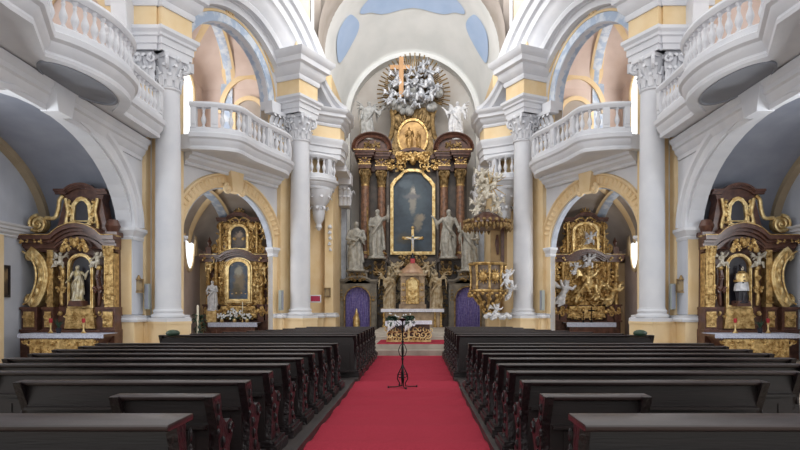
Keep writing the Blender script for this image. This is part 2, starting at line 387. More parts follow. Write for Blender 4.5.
# ------------------------------------------------------------------ architecture
DIR = Vector((-.448, .894, 0)); NIN = Vector((-.894, -.448, 0))      # diagonal bay, right hand side
WA = Vector((9.07, 21.96, 0))
C1 = (8.43, 21.6); C2 = (5.07, 28.2)
def DW(t, o=0, z=0):
    p = WA + DIR * t + NIN * o; return Vector((p.x, p.y, z))
def wall_arch(b, fn, t0, t1, z0, z1, ta, tb, zs, rise, thick, zb=None, n=22):
    """wall t0..t1, z0..z1 with an arched opening ta..tb; fn(t,z,o): o = depth behind the face"""
    zb = z0 if zb is None else zb; c = (ta + tb) / 2; a = (tb - ta) / 2
    for o in (0, thick):
        b.add([fn(t0, z0, o), fn(ta, z0, o), fn(ta, z1, o), fn(t0, z1, o)], [(0, 1, 2, 3)])
        b.add([fn(tb, z0, o), fn(t1, z0, o), fn(t1, z1, o), fn(tb, z1, o)], [(0, 1, 2, 3)])
        A = arc(c, zs, a, rise, PI, 0, n)
        for i in range(n):
            b.add([fn(A[i][0], A[i][1], o), fn(A[i+1][0], A[i+1][1], o), fn(A[i+1][0], z1, o), fn(A[i][0], z1, o)], [(0, 1, 2, 3)])
        if zb > z0: b.add([fn(ta, z0, o), fn(tb, z0, o), fn(tb, zb, o), fn(ta, zb, o)], [(0, 1, 2, 3)])
    A = [(ta, zb)] + arc(c, zs, a, rise, PI, 0, n) + [(tb, zb)]
    for i in range(len(A) - 1):
        b.add([fn(*A[i], 0), fn(*A[i+1], 0), fn(*A[i+1], thick), fn(*A[i], thick)], [(0, 1, 2, 3)])
CORN = [(0, 0), (.10, 0), (.14, .10), (.12, .18), (.30, .34), (.34, .50), (.46, .56), (.48, .74), (.62, .86), (.66, 1.0), (0, 1.0)]
def scaled(prof, sa, sb, oa=0, ob=0): return [(a * sa + oa, b_ * sb + ob) for a, b_ in prof]
ARCHI = [(0, 0), (.06, 0), (.06, .25), (.10, .27), (.10, .55), (.16, .60), (.16, .72), (.24, .85), (.24, 1.0), (0, 1)]

def entablature(path, names, parts=('a', 'f', 'c'), z=(10.35, 11.1, 11.8, 13.0), cs=1.0):
    path = list(path)[::-1]
    if 'a' in parts:
        b = MB(); b.sweep([(p[0], p[1], z[0]) for p in path], scaled([(-.5, 0)] + ARCHI[1:-1] + [(-.5, 1)], 1, z[1] - z[0])); struct(b, names + 'architrave', 'white')
    if 'f' in parts:
        b = MB(); b.sweep([(p[0], p[1], z[1]) for p in path], [(-.5, 0), (.05, 0), (.05, z[2] - z[1]), (-.5, z[2] - z[1])]); struct(b, names + 'frieze', 'yellow')
    if 'c' in parts:
        b = MB(); b.sweep([(p[0], p[1], z[2]) for p in path], scaled([(-.9, 0)] + CORN[1:-1] + [(-.9, 1)], cs, z[3] - z[2])); struct(b, names + 'cornice', 'white')

def acanthus(b, c, ang, r0, z0, h, w, out=.25):
    ca, sa = math.cos(ang), math.sin(ang)
    pts = []
    for r, z in ((r0, z0), (r0 + .02, z0 + h * .5), (r0 + out * .5, z0 + h * .9), (r0 + out, z0 + h), (r0 + out * 1.25, z0 + h * .82)):
        pts.append((c[0] + r * ca, c[1] + r * sa, c[2] + z))
    b.tube(pts, [w * .8, w, w * .9, w * .7, w * .3], 6, .45, up=(ca, sa, .01))
def capital(b, c, r, h, rot, sq=1.0):
    b.lathe([(r * .98, 0), (r * 1.1, .03 * h), (r * 1.12, .07 * h), (r * .98, .1 * h), (r * .98, .5 * h), (r * 1.2, .85 * h), (r * 1.25, .9 * h)], c, 24)
    for k in range(10): acanthus(b, c, rot + k * PI / 5, r, .10 * h, .34 * h, .17 * r * 1.6, .3 * r)
    for k in range(10): acanthus(b, c, rot + PI / 10 + k * PI / 5, r * 1.02, .28 * h, .40 * h, .16 * r * 1.6, .5 * r)
    for k in range(20): a = k * PI / 10; b.tube([(c[0] + r * 1.05 * math.cos(a), c[1] + r * 1.05 * math.sin(a), c[2] + .1 * h), (c[0] + r * 1.12 * math.cos(a), c[1] + r * 1.12 * math.sin(a), c[2] + .3 * h), (c[0] + r * 1.3 * math.cos(a), c[1] + r * 1.3 * math.sin(a), c[2] + .36 * h)], [.03 * r * 2, .05 * r * 2, .03 * r], 5)
    for k in range(4):
        a = rot + PI / 4 + k * PI / 2; ca, sa = math.cos(a), math.sin(a)
        sp = spiral(0, 0, .2 * h, 1.5, PI / 2, 14, .2, -1)
        b.tube([(c[0] + (r * 1.25 + x) * ca, c[1] + (r * 1.25 + x) * sa, c[2] + .74 * h + z) for x, z in sp], [.055 * h] * 15, 6)
        b.tube([(c[0] + (r * (1 + .25 * t) ) * ca, c[1] + (r * (1 + .25 * t)) * sa, c[2] + (.5 + .38 * t) * h) for t in (0, .5, 1)], .05 * h, 6)
    for k in range(4):
        a = rot + k * PI / 2; b.ball((c[0] + r * 1.22 * math.cos(a), c[1] + r * 1.22 * math.sin(a), c[2] + .9 * h), .09 * h, 8)
    # abacus with concave sides
    P = []
    for k in range(4):
        a = rot + PI / 4 + k * PI / 2; R = r * 1.75
        P.append((R * math.cos(a - .08), R * math.sin(a - .08))); P.append((R * math.cos(a + .08), R * math.sin(a + .08)))
        P.append((r * 1.2 * math.cos(a + PI / 4), r * 1.2 * math.sin(a + PI / 4)))
    b.prism(P, lambda u, v, a: (c[0] + u, c[1] + v, c[2] + a), .88 * h, h)

def column(side, cx, cy, r, which, ang):
    t = thing('column', 'tall smooth white column with leafy capital on the %s, %s' % (side, which), 'column', (cx, cy, 0), None)
    b = MB()
    for (z0, z1, q) in ((0, .25, 1.9), (.25, 1.12, 1.75), (1.12, 1.2, 1.82)):
        b.prism([(q * r * math.cos(ang + PI / 4 + k * PI / 2) , q * r * math.sin(ang + PI / 4 + k * PI / 2)) for k in range(4)], lambda u, v, a: (cx + u, cy + v, a), z0, z1)
    b.build('pedestal', 'yellow', t)
    b = MB(); b.prism([(1.78 * r * math.cos(ang + PI / 4 + k * PI / 2), 1.78 * r * math.sin(ang + PI / 4 + k * PI / 2)) for k in range(4)], lambda u, v, a: (cx + u, cy + v, a), 1.2, 1.32)
    b.lathe([(1.22 * r, 1.32), (1.3 * r, 1.36), (1.3 * r, 1.41), (1.2 * r, 1.45), (1.1 * r, 1.48), (1.12 * r, 1.52), (1.17 * r, 1.55), (1.12 * r, 1.6), (1.03 * r, 1.63), (r, 1.7)], (cx, cy, 0), 36)
    b.build('base', 'white', t)
    b = MB(); b.lathe([(r, 1.7), (r, 3.6), (r * .99, 5.5), (r * .95, 7.5), (r * .90, 9.15)], (cx, cy, 0), 40); b.build('shaft', 'white', t)
    b = MB(); capital(b, (cx, cy, 9.15), r * .92, 1.2, ang); b.build('capital', 'white', t)

def pilaster_box(b, p0, p1, out, z0, z1, nrm):
    a = Vector(p0); c = Vector(p1); n = Vector(nrm) * out
    P = [(a.x, a.y), (c.x, c.y), (c.x + n.x, c.y + n.y), (a.x + n.x, a.y + n.y)]
    b.prism(P, lambda u, v, q: (u, v, q), z0, z1)

def baluster_mesh(h):
    global S
    so = S; S = 1; b = MB(); k = h
    b.lathe([(.075, 0), (.075, .06 * k), (.05, .08 * k), (.04, .14 * k), (.07, .24 * k), (.095, .36 * k), (.085, .46 * k), (.045, .62 * k), (.035, .7 * k), (.05, .76 * k), (.05, .8 * k), (.035, .83 * k), (.06, .9 * k), (.075, .93 * k), (.075, k)], (0, 0, 0), 10)
    o = b.build('baluster', 'white'); me = o.data; bpy.data.objects.remove(o); S = so; return me

def balcony(side, label, edge, zb, zr, posts, back, slabz=.6, skip=None, spacing=.34, name='balcony'):
    """edge: smooth list of plan points of the parapet line; back: plan points closing the slab at the wall"""
    E = [Vector((p[0], p[1], 0)) for p in edge]
    L = [0]
    for i in range(1, len(E)): L.append(L[-1] + (E[i] - E[i - 1]).length)
    t = thing(name, label, 'balcony', (E[0].x, E[0].y, zb - slabz))
    # slab: moulded edge
    side_prof = [(-.3, 0), (.0, 0), (.02, .08), (-.02, .12), (.10, .26), (.12, .36), (.2, .42), (.22, .56), (.16, .6), (-.3, .6)]
    b = MB(); b.sweep([(p.x, p.y, zb - slabz) for p in E], scaled(side_prof, 1, slabz / .6)); b.build('moulded_edge', 'white', t)
    b = MB(); poly = [(p.x, p.y) for p in E] + [tuple(p) for p in back]
    b.prism(poly, lambda u, v, a: (u, v, a), zb - slabz + .04, zb - .03); b.build('slab', M['white'], t)
    hp = [(-.1, 0), (.1, 0), (.1, .16), (.06, .2), (-.06, .2), (-.1, .16)]
    b = MB(); b.sweep([(p.x, p.y, zb) for p in E], hp); b.build('plinth_course', 'white', t)
    b = MB(); b.sweep([(p.x, p.y, zr - .2) for p in E], [(-.1, 0), (.1, 0), (.14, .06), (.16, .12), (.13, .2), (-.13, .2), (-.16, .12), (-.14, .06)]); b.build('handrail', 'white', t)
    def at(s):
        for i in range(1, len(L)):
            if s <= L[i] or i == len(L) - 1:
                k = (s - L[i - 1]) / max(1e-6, L[i] - L[i - 1]); return E[i - 1].lerp(E[i], k), (E[i] - E[i - 1]).normalized()
    ps = sorted(posts)
    for s0, w in ps:
        s0 *= L[-1]; b = MB(); k = 5
        path = [at(min(L[-1], max(0, s0 - w / 2 + w * i / k)))[0] for i in range(k + 1)]
        b.sweep([(p.x, p.y, zb + .18) for p in path], [(-.11, 0), (.11, 0), (.11, zr - zb - .36), (-.11, zr - zb - .36)])
        b.sweep([(p.x, p.y, zb + .3) for p in path[1:-1]], [(0.1, 0), (.135, 0), (.135, zr - zb - .6), (0.1, zr - zb - .6)])
        b.build('parapet_post', 'white', t)
    bme = cached('bal%.2f' % (zr - zb), lambda: baluster_mesh(zr - zb - .36))
    for i in range(len(ps) - 1):
        a = ps[i][0] * L[-1] + ps[i][1] / 2; c = ps[i + 1][0] * L[-1] - ps[i + 1][1] / 2; n = max(0, int((c - a) / spacing))
        for k in range(n):
            p, d = at(a + (k + .5) * (c - a) / n)
            o = bpy.data.objects.new('baluster', bme); COL.objects.link(o); o.parent = t
            o.location = Vector((p.x * S, p.y, zb + .18)) - wloc(t)
    return t

# global setting ------------------------------------------------------------
b = MB(); b.box(-14.5, 14.5, -2, 40, -.3, 0); struct(b, 'floor', 'floor')
T_IDX = [0]
def trim(b, m, smooth=35):
    T_IDX[0] += 1; return struct(b, 'trim_%d' % T_IDX[0], m, smooth)
_struct = struct
def struct(b, name, m, smooth=35):
    if name.split('_')[0] not in ('wall', 'floor', 'ceiling', 'window', 'door', 'baseboard', 'trim'):
        return trim(b, m, smooth)
    return tag(b.build(name, m, smooth=smooth), kind='structure')

for S, side in ((1, 'right'), (-1, 'left')):
    # ---- bay 1: side wall with the great arch
    X1 = 9.26
    f1 = lambda t, z, o: (X1 + o, t, z)
    b = MB(); wall_arch(b, f1, 2, 21.95, 0, 7.4, 11.6, 20.67, 4.1, 2.85, .5); struct(b, 'wall_' + side, 'white')
    b = MB(); wall_arch(b, f1, 2, 21.95, 8.0, 15.6, 11.9, 20.3, 10.9, 3.6, .5, n=16); struct(b, 'wall_' + side + '_upper', 'white')
    # moulded archivolt of bay 1, keystone, imposts
    A = arc(16.135, 4.35, 4.535, 2.6, -.0, PI, 40)
    b = MB(); b.sweep([(X1, y, z) for y, z in A][::-1], [(0, -.02), (0, .10), (.12, .12), (.16, .06), (.36, .07), (.42, .16), (.54, .18), (.58, -.02)], up=(-1, 0, 0)); trim(b, 'white')
    b = MB(); b.prism([(-.32, 6.7), (.32, 6.7), (.5, 7.38), (-.5, 7.38)], lambda u, v, a: (X1 - a, 16.135 + u, v), -.1, .36); trim(b, 'white')
    # impost blocks and lower grey pier faces
    imp = [(0, 0), (.05, 0), (.07, .08), (.05, .12), (.14, .26), (.18, .3), (.18, .4), (0, .4)]
    b = MB(); b.sweep([(X1, 21.8, 3.95), (X1, 20.67, 3.95), (X1 + .5, 20.67, 3.95)][::1] if False else [(X1 + .5, 20.67, 3.95), (X1, 20.67, 3.95), (X1, 21.45, 3.95)][::-1], [(-.05, 0)] + [(a, z) for a, z in imp[1:-1]] + [(-.05, .4)]); trim(b, 'white')
    b = MB(); b.box(X1 - .03, X1 + .53, 20.64, 21.5, 1.45, 3.95); trim(b, 'greywall')
    b = MB(); b.box(X1 + .0, X1 + .55, 20.62, 20.66, 1.45, 3.95); trim(b, 'yellow')
    b = MB(); b.box(X1 - .12, X1 + .6, 20.56, 21.7, 0, 1.2); trim(b, 'yellow')
    # yellow pilaster between great arch and column 1
    b = MB(); b.box(X1 - .12, X1 + .2, 21.43, 22.1, 1.4, 10.3); b.box(X1 - .3, X1 + .2, 21.3, 22.1, 0, 1.2); trim(b, 'yellow')
    b = MB(); b.sweep([(X1 - .16, 22.0, 1.2), (X1 - .16, 20.6, 1.2), (X1 + .5, 20.6, 1.2)], [(-.1, 0), (.08, 0), (.1, .08), (.04, .14), (.06, .2), (-.1, .22)]); trim(b, 'white')
    # string course under the gallery
    b = MB(); b.sweep([(X1, 21.3, 6.72), (X1, 2, 6.72)], scaled([(-.1, 0)] + CORN[1:-1] + [(-.1, 1)], .55, .68)); trim(b, 'white')
    # ---- chapel 1 room
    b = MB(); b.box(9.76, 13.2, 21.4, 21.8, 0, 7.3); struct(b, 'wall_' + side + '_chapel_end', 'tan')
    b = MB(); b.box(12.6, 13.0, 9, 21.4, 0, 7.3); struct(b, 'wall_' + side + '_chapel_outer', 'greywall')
    b = MB(); A = arc(16.1, 4.3, 5.25, 2.95, 0, PI, 32)
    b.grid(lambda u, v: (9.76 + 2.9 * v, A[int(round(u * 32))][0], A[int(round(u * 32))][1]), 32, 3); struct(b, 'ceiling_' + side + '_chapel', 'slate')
    b = MB(); A = arc(16.1, 4.3, 5.05, 2.75, .05, PI - .05, 32); b.sweep([(12.6, y, z) for y, z in A][::-1], [(0, -.02), (0, .25), (.5, .25), (.5, -.02)], up=(-1, 0, 0)); trim(b, 'tan')
    b = MB(); b.sweep([(12.6, 21.4, 3.9), (12.6, 9, 3.9)], scaled([(-.1, 0)] + CORN[1:-1] + [(-.1, 1)], .5, .4)); trim(b, 'white')
    b = MB(); b.box(12.35, 12.62, 18.1, 18.9, 0, 3.9); trim(b, 'yellow')
    # ---- diagonal bay 2
    f2 = lambda t, z, o: tuple(DW(t, -o, z))
    b = MB(); wall_arch(b, f2, -.3, 7.4, 0, 7.6, 1.2, 6.4, 4.1, 2.45, .25); struct(b, 'wall_' + side + '_diagonal', 'white')
    b = MB(); wall_arch(b, f2, -.3, 7.4, 7.6, 15.6, 1.3, 6.1, 10.7, 2.45, .45, zb=8.0); struct(b, 'wall_' + side + '_diagonal_upper', 'white')
    # yellow archivolt with voussoir marks
    A = [(t, z) for t, z in arc(3.8, 4.3, 2.6, 2.25, 0, PI, 36)]
    b = MB(); b.sweep([tuple(DW(t, 0, z)) for t, z in A], [(0, -.02), (0, .1), (.06, .13), (.12, .06), (.44, .06), (.48, .14), (.54, .14), (.56, -.02)], up=NIN)
    for k in range(3, 34):
        a = PI * k / 36
        if abs(k - 18) < 2: continue
        p0 = DW(3.8 + 2.76 * math.cos(a), .06, 4.3 + 2.41 * math.sin(a)); p1 = DW(3.8 + 3.0 * math.cos(a), .06, 4.3 + 2.65 * math.sin(a))
        b.tube([p0, p1], [.05, .075], 6)
    trim(b, 'yellow')
    b = MB(); b.prism([(-.25, 6.35), (.25, 6.35), (.4, 7.3), (-.4, 7.3)], lambda u, v, a: tuple(DW(3.8 + u, a, v)), -.02, .35)
    for w in (1, -1): b.tube([tuple(DW(3.8 + w * (.42 + x), .22, 6.45 + z)) for x, z in spiral(0, 0, .2, 1.4, PI / 2 if w > 0 else PI / 2, 16, .2, w)], .07, 6)
    trim(b, 'yellow')
    b = MB(); A = [(t, z) for t, z in arc(3.8, 4.1, 2.59, 2.44, 0, PI, 36)]; b.sweep([tuple(DW(t, 0, z)) for t, z in A], [(-.03, -.27), (-.03, -.01), (0, -.01), (0, -.27)], up=NIN); trim(b, 'fresco')
    # imposts
    for (ta, tb) in ((.7, 1.2), (6.4, 6.9)):
        b = MB(); pth = [tuple(DW(6.4, -.25, 3.95)), tuple(DW(6.4, 0, 3.95)), tuple(DW(6.75, 0, 3.95))] if ta > 3 else [tuple(DW(.7, 0, 3.95)), tuple(DW(1.2, 0, 3.95)), tuple(DW(1.2, -.25, 3.95))]
        b.sweep(pth[::-1], [(-.05, 0)] + imp[1:-1] + [(-.05, .4)])
        trim(b, 'white')
    # flat yellow pilasters of bay 2, both storeys
    b = MB()
    for (ta, tb) in ((-.1, 1.15), (6.7, 7.5)):
        b.prism([(ta, 0), (tb, 0), (tb, .2), (ta, .2)], lambda u, v, a: tuple(DW(u, v, a)), 1.42, 10.35)
        b.prism([(ta - .1, 0), (tb + .08, 0), (tb + .08, .35), (ta - .1, .35)], lambda u, v, a: tuple(DW(u, v, a)), 0, 1.2)
    b.prism([(6.4, -.26), (6.75, -.26), (6.75, .03), (6.4, .03)], lambda u, v, a: tuple(DW(u, v, a)), 0, 3.95)
    trim(b, 'yellow')
    b = MB()
    for (ta, tb) in ((-.1, 1.15), (6.7, 7.5)):
        b.sweep(([tuple(DW(ta - .1, .33, 1.2)), tuple(DW(tb + .1, .33, 1.2)), tuple(DW(tb + .1, -.1, 1.2))] if ta < 3 else [tuple(DW(6.4, 0, 1.2)), tuple(DW(6.6, 0, 1.2)), tuple(DW(6.6, .33, 1.2)), tuple(DW(tb + .1, .33, 1.2))])[::-1], [(-.1, 0), (.06, 0), (.08, .08), (.03, .14), (.05, .2), (-.1, .22)])
    trim(b, 'white')
    # upper gallery arch: blue-white band, thin yellow line
    A = arc(3.7, 10.7, 2.4, 2.45, 0, PI, 36)
    b = MB(); b.sweep([tuple(DW(t, 0, z)) for t, z in A], [(-.02, -.45), (.02, .04), (.36, .05), (.36, -.02)], up=NIN); trim(b, 'bluewhite')
    A = arc(3.7, 10.7, 2.78, 2.83, 0, PI, 36)
    b = MB(); b.sweep([tuple(DW(t, 0, z)) for t, z in A], [(0, -.02), (0, .06), (.1, .06), (.1, -.02)], up=NIN)
    b.prism([(1.12, 9.4), (1.3, 9.4), (1.3, 10.7), (1.12, 10.7)], lambda u, v, a: tuple(DW(u, a, v)), -.4, .04); b.prism([(6.1, 9.1), (6.4, 9.1), (6.4, 10.7), (6.1, 10.7)], lambda u, v, a: tuple(DW(u, a, v)), -.4, .05)
    for w in (1, -1):
        P = [(3.7 + w * u, z) for u, z in ((.55, 13.75), (1.3, 13.55), (2.1, 13.0), (2.75, 12.2))]
        b.sweep([tuple(DW(t, 0, z)) for t, z in P], [(-.05, -.02), (-.05, .05), (.05, .05), (.05, -.02)], up=NIN)
    b.ring([(3.7 + .32 * math.cos(k * PI / 2 + PI / 4), 13.72 + .32 * math.sin(k * PI / 2 + PI / 4)) for k in range(4)], [(3.7 + .22 * math.cos(k * PI / 2 + PI / 4), 13.72 + .22 * math.sin(k * PI / 2 + PI / 4)) for k in range(4)], lambda u, v, a: tuple(DW(u, a, v)), -.02, .07)
    b.prism([(3.7 + .12 * math.cos(k * PI / 6), 13.72 + .12 * math.sin(k * PI / 6)) for k in range(12)], lambda u, v, a: tuple(DW(u, a, v)), -.02, .09)
    trim(b, 'yellow')
    b = MB(); b.prism([(5.95, 10.4), (6.55, 10.4), (6.55, 10.75), (5.95, 10.75)], lambda u, v, a: tuple(DW(u, a, v)), -.3, .35); b.prism([(.95, 10.4), (1.5, 10.4), (1.5, 10.75), (.95, 10.75)], lambda u, v, a: tuple(DW(u, a, v)), -.3, .35); trim(b, 'white')
    # ---- entablature blocks over the columns
    def blk(c, h0, h1, fo):       # plan of a block round column c
        c = Vector((c[0], c[1], 0))
        return [c + DIR * -h0 + NIN * (fo - 1.3), c + DIR * -h0 + NIN * fo, c + DIR * h1 + NIN * fo, c + DIR * h1 + NIN * (fo - 1.3)]
    for c, nm, h0, h1 in ((C1, 'one', .62, .6), (C2, 'two', .62, .66)):
        p = blk(c, h0, h1, .40); entablature(p, 'trim')
        b = MB(); b.prism([(q.x, q.y) for q in p], lambda u, v, a: (u, v, a), 10.35, 12.98); trim(b, 'white')
    # pier piece of bay 1 side facing the door end
    entablature([Vector((10.2, 20.85, 0)), Vector((8.55, 20.85, 0)), Vector((8.55, 21.6, 0))], 'trim')
    b = MB(); b.box(8.6, 10.2, 20.9, 22.0, 10.35, 13); trim(b, 'white')
    b = MB(); b.box(8.72, 10.0, 21.05, 22.0, 8.0, 9.3); trim(b, 'yellow')
    b = MB()
    for xx in (8.95, 9.5):
        for k in range(3): acanthus(b, (xx + (k - 1) * .2, 21.05, 9.3), -PI / 2, .02, .0, .5, .11, .16)
        for k in range(3): acanthus(b, (xx + (k - 1) * .22, 21.05, 9.3), -PI / 2, .02, .4, .5, .11, .22)
        for w in (1, -1): b.tube([(xx + w * .25 + x, 20.88, 10.1 + z) for x, z in spiral(0, 0, .15, 1.4, PI / 2, 14, .2, w)], .05, 6)
    b.box(8.66, 10.05, 20.95, 21.9, 10.22, 10.36); b.box(8.75, 9.95, 21.02, 21.9, 9.28, 10.3); trim(b, 'white')
    # pilaster capitals beside column 2 and behind column 1
    b = MB()
    for tt in (.35, 6.35, 7.3):
        for k in range(3):
            p = DW(tt + (k - 1) * .3, .18, 0)
            acanthus(b, (p.x, p.y, 9.25), math.atan2(NIN.y, NIN.x), .02, 0, .5, .13, .16); acanthus(b, (p.x, p.y, 9.25), math.atan2(NIN.y, NIN.x), .02, .4, .5, .13, .24)
        p0 = DW(tt - .5, 0, 0); p1 = DW(tt + .5, 0, 0); pilaster_box(b, p0, p1, .45, 10.2, 10.36, NIN); pilaster_box(b, p0, p1, .22, 9.15, 9.27, NIN)
    trim(b, 'white')
    column(side, C1[0], C1[1], .43, 'at the near end of the diagonal bay', math.atan2(NIN.y, NIN.x))
    column(side, C2[0], C2[1], .45, 'nearer the high altar', math.atan2(NIN.y, NIN.x))
    # ---- arched cornice over bay 2
    def archpath(o, zbase, rise, ta=.05, tb=7.35, n=24):
        out = []
        for i in range(n + 1):
            t = ta + (tb - ta) * i / n; u = (t - 3.7) / 3.65; out.append(tuple(DW(t, o, zbase + rise * (1 - abs(u) ** 2.2))))
        return out
    b = MB(); b.sweep(archpath(.5, 11.75, 2.3)[::-1], [(-.05, -.7), (-.05, .1), (.12, .15), (.2, .1), (.45, .3), (.6, .34), (.75, .42), (.8, .5), (1.1, .52), (1.15, .66), (1.4, .75), (1.45, .88), (1.62, .95), (1.7, 1.0), (1.7, -.7)], up=NIN); trim(b, 'white')
    b = MB(); b.sweep(archpath(.2, 11.2, 2.55, .5, 6.9)[::-1], [(-.05, -.3), (-.05, .1), (.2, .12), (.22, .2), (.5, .2), (.5, -.3)], up=NIN); trim(b, 'white')
    # attic pier above column 2
    b = MB(); p = blk(C2, .55, .45, .2); b.prism([(q.x, q.y) for q in p], lambda u, v, a: (u, v, a), 13, 16.6); trim(b, 'yellow')
    b = MB(); c = Vector((C2[0], C2[1], 0)); q = c + DIR * .55; pilaster_box(b, q + NIN * -.9, q + NIN * .2, .0, 13, 16.6, DIR)
    b.prism([((q + NIN * -1.0).x, (q + NIN * -1.0).y), ((q + NIN * .22).x, (q + NIN * .22).y), ((q + NIN * .22 + DIR * .2).x, (q + NIN * .22 + DIR * .2).y), ((q - NIN * 1.0 + DIR * .2).x, (q - NIN + DIR * .2).y)], lambda u, v, a: (u, v, a), 13, 16.6); trim(b, 'white')
    # ---- chapel 2 room below and gallery room above
    b = MB(); b.box(4.4, 11.5, 32.8, 33.1, 0, 16); struct(b, 'wall_' + side + '_end', 'pink')
    b = MB(); b.box(11.1, 11.5, 22.0, 32.8, 0, 16); struct(b, 'wall_' + side + '_outer', 'pink')
    b = MB(); b.box(9.3, 11.1, 21.8, 22.1, 0, 16); struct(b, 'wall_' + side + '_cross', 'pink')
    def cap(u, v, z0, rise, x0=4.6, x1=11.15, y0=22, y1=32.85, p=2.6):
        a = 2 * u - 1; c = 2 * v - 1; y = y0 + (y1 - y0) * v
        x0 = 9.6 - 3.45 * (y - 22) / 6.9 if y < 28.9 else 6.15 - .9 * (y - 28.9) / 3.1
        return (x0 + (x1 - x0) * u, y0 + (y1 - y0) * v, z0 + rise * max(0, 1 - u ** 3.2) ** .5 * max(0, 1 - v ** 6) ** .5)
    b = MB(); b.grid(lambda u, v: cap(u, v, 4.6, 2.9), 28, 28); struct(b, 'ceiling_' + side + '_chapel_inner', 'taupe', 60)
    b = MB(); b.grid(lambda u, v: cap(u, v, 13.1, 3.0), 28, 28); struct(b, 'ceiling_' + side + '_gallery', 'pink', 60)
    def rib(fr, to, z0, rise, w, m, dz=-.05):
        b = MB(); n = 24; P = []
        for i in range(n + 1):
            k = i / n; u = fr[0] + (to[0] - fr[0]) * k; v = fr[1] + (to[1] - fr[1]) * k
            P.append(Vector(cap(u, v, z0, rise)) + Vector((0, 0, dz)))
        b.tube(P, w, 6, .25, up=(0, 0, 1)); trim(b, m)
    for z0, rise in ((4.6, 2.9), (13.1, 3.0)):
        rib((.76, .995), (.5, .1), z0, rise, .34, 'yellow'); rib((.76, .995), (.5, .1), z0, rise, .22, 'bluewhite', -.12)
        rib((.995, .8), (.2, .5), z0, rise, .18, 'yellow')
    b = MB(); b.box(9.95, 10.6, 32.7, 32.82, 1.2, 6.0); b.box(9.5, 10.1, 32.7, 32.82, 9, 13.6); trim(b, 'bluewhite')
    # window niches in gallery end wall, yellow arches
    for cx, w, z0, zs in ((8.62, .72, 9.2, 11.9), (6.4, .7, 9.2, 11.9)):
        A = [(cx + w, z0)] + arc(cx, zs, w, w, 0, PI, 20) + [(cx - w, z0)]
        b = MB(); b.sweep([(x, 32.75, z) for x, z in A], [(-.02, -.02), (-.02, .12), (.2, .12), (.2, -.02)], up=(0, -1, 0)); trim(b, 'yellow')
        A = [(cx + w, z0)] + arc(cx, zs, w - .02, w - .02, 0, PI, 20) + [(cx - w, z0)]
        b = MB(); b.prism(A, XZ(0, 32.7), 0, .09); trim(b, 'taupe')
    A = arc(8.62, 11.9, 1.35, 1.8, 0, PI, 26)
    b = MB(); b.sweep([(x, 32.7, z) for x, z in A], [(0, -.02), (0, .1), (.25, .1), (.25, -.02)], up=(0, -1, 0)); trim(b, 'yellow')
    # windows of outer wall: oval below, arched above
    oval = [(30.75 + .62 * math.cos(k * PI / 16), 4.9 + 1.3 * math.sin(k * PI / 16)) for k in range(32)]
    ov2 = [(30.75 + .78 * math.cos(k * PI / 16), 4.9 + 1.46 * math.sin(k * PI / 16)) for k in range(32)]
    w_ = MB(); w_.ring(ov2, oval, lambda u, v, a: (11.1 - a, u, v), -.02, .1); wo = struct(w_, 'window_%d' % (1 if S > 0 else 2), 'yellow')
    w_ = MB(); w_.prism(oval, lambda u, v, a: (11.1 - a, u, v), 0.005, .03); pn = w_.build('pane', 'pane'); pn.parent = wo
    A = [(29.6, 9.6)] + [(30.45 + .85 * math.cos(PI - PI * k / 16), 12.4 + .85 * math.sin(PI * k / 16)) for k in range(17)] + [(31.3, 9.6)]
    A2 = [(29.45, 9.45)] + [(30.45 + 1.0 * math.cos(PI - PI * k / 16), 12.4 + 1.0 * math.sin(PI * k / 16)) for k in range(17)] + [(31.45, 9.45)]
    w_ = MB(); w_.ring(A2, A, lambda u, v, a: (11.1 - a, u, v), -.02, .12); wo = struct(w_, 'window_%d' % (3 if S > 0 else 4), 'yellow')
    w_ = MB(); w_.prism(A, lambda u, v, a: (11.1 - a, u, v), 0.005, .03); pn = w_.build('pane', 'pane'); pn.parent = wo
    # big yellow wall rib beside the oval window
    b = MB(); A = arc(29.0, 4.3, 2.75, 2.6, 0, PI, 24); b.sweep([(11.1, y, z) for y, z in A][::-1], [(-.25, -.02), (-.25, .14), (0, .14), (0, -.02)], up=(-1, 0, 0)); b.box(10.75, 11.12, 32.4, 32.8, 0, 4.3); trim(b, 'yellow')
    b = MB(); b.sweep([(11.1, 32.4, 4.0), (10.55, 32.4, 4.0)], [(0, 0), (.3, 0), (.45, .3), (.45, .4), (0, .4)]); trim(b, 'white')
    b = MB(); b.box(5.2, 11.1, 32.7, 32.81, 0, 1.25); trim(b, 'yellow')
    # gallery floor
    b = MB(); b.prism([(9.3, 2), (14, 2), (14, 22), (9.3, 22)], lambda u, v, a: (u, v, a), 7.45, 8.0); struct(b, 'floor_gallery_' + side, 'white')
    b = MB(); b.prism([(9.2, 22.1), (11.1, 22.1), (11.1, 32.8), (5.0, 32.8), (5.75, 29.5)], lambda u, v, a: (u, v, a), 7.6, 8.0); struct(b, 'floor_gallery_inner_' + side, 'white')
    b = MB(); b.box(13.4, 13.6, 2, 22, 8.0, 16); struct(b, 'wall_' + side + '_gallery_outer', 'pink')
    b = MB(); b.box(9.76, 13.5, 21.6, 21.9, 8, 16); struct(b, 'wall_' + side + '_gallery_end', 'pink')
    A = arc(11.6, 10.6, 1.2, 2.2, 0, PI, 20)
    b = MB(); b.sweep([(12.8, 21.55, 8)] + [(x, 21.55, z) for x, z in A] + [(10.4, 21.55, 8)], [(0, -.02), (0, .1), (.25, .1), (.25, -.02)], up=(0, -1, 0)); trim(b, 'yellow')
    # ---- balconies
    e1 = [(7.55, 7.5), (7.55, 11.9), (7.5, 12.5)]
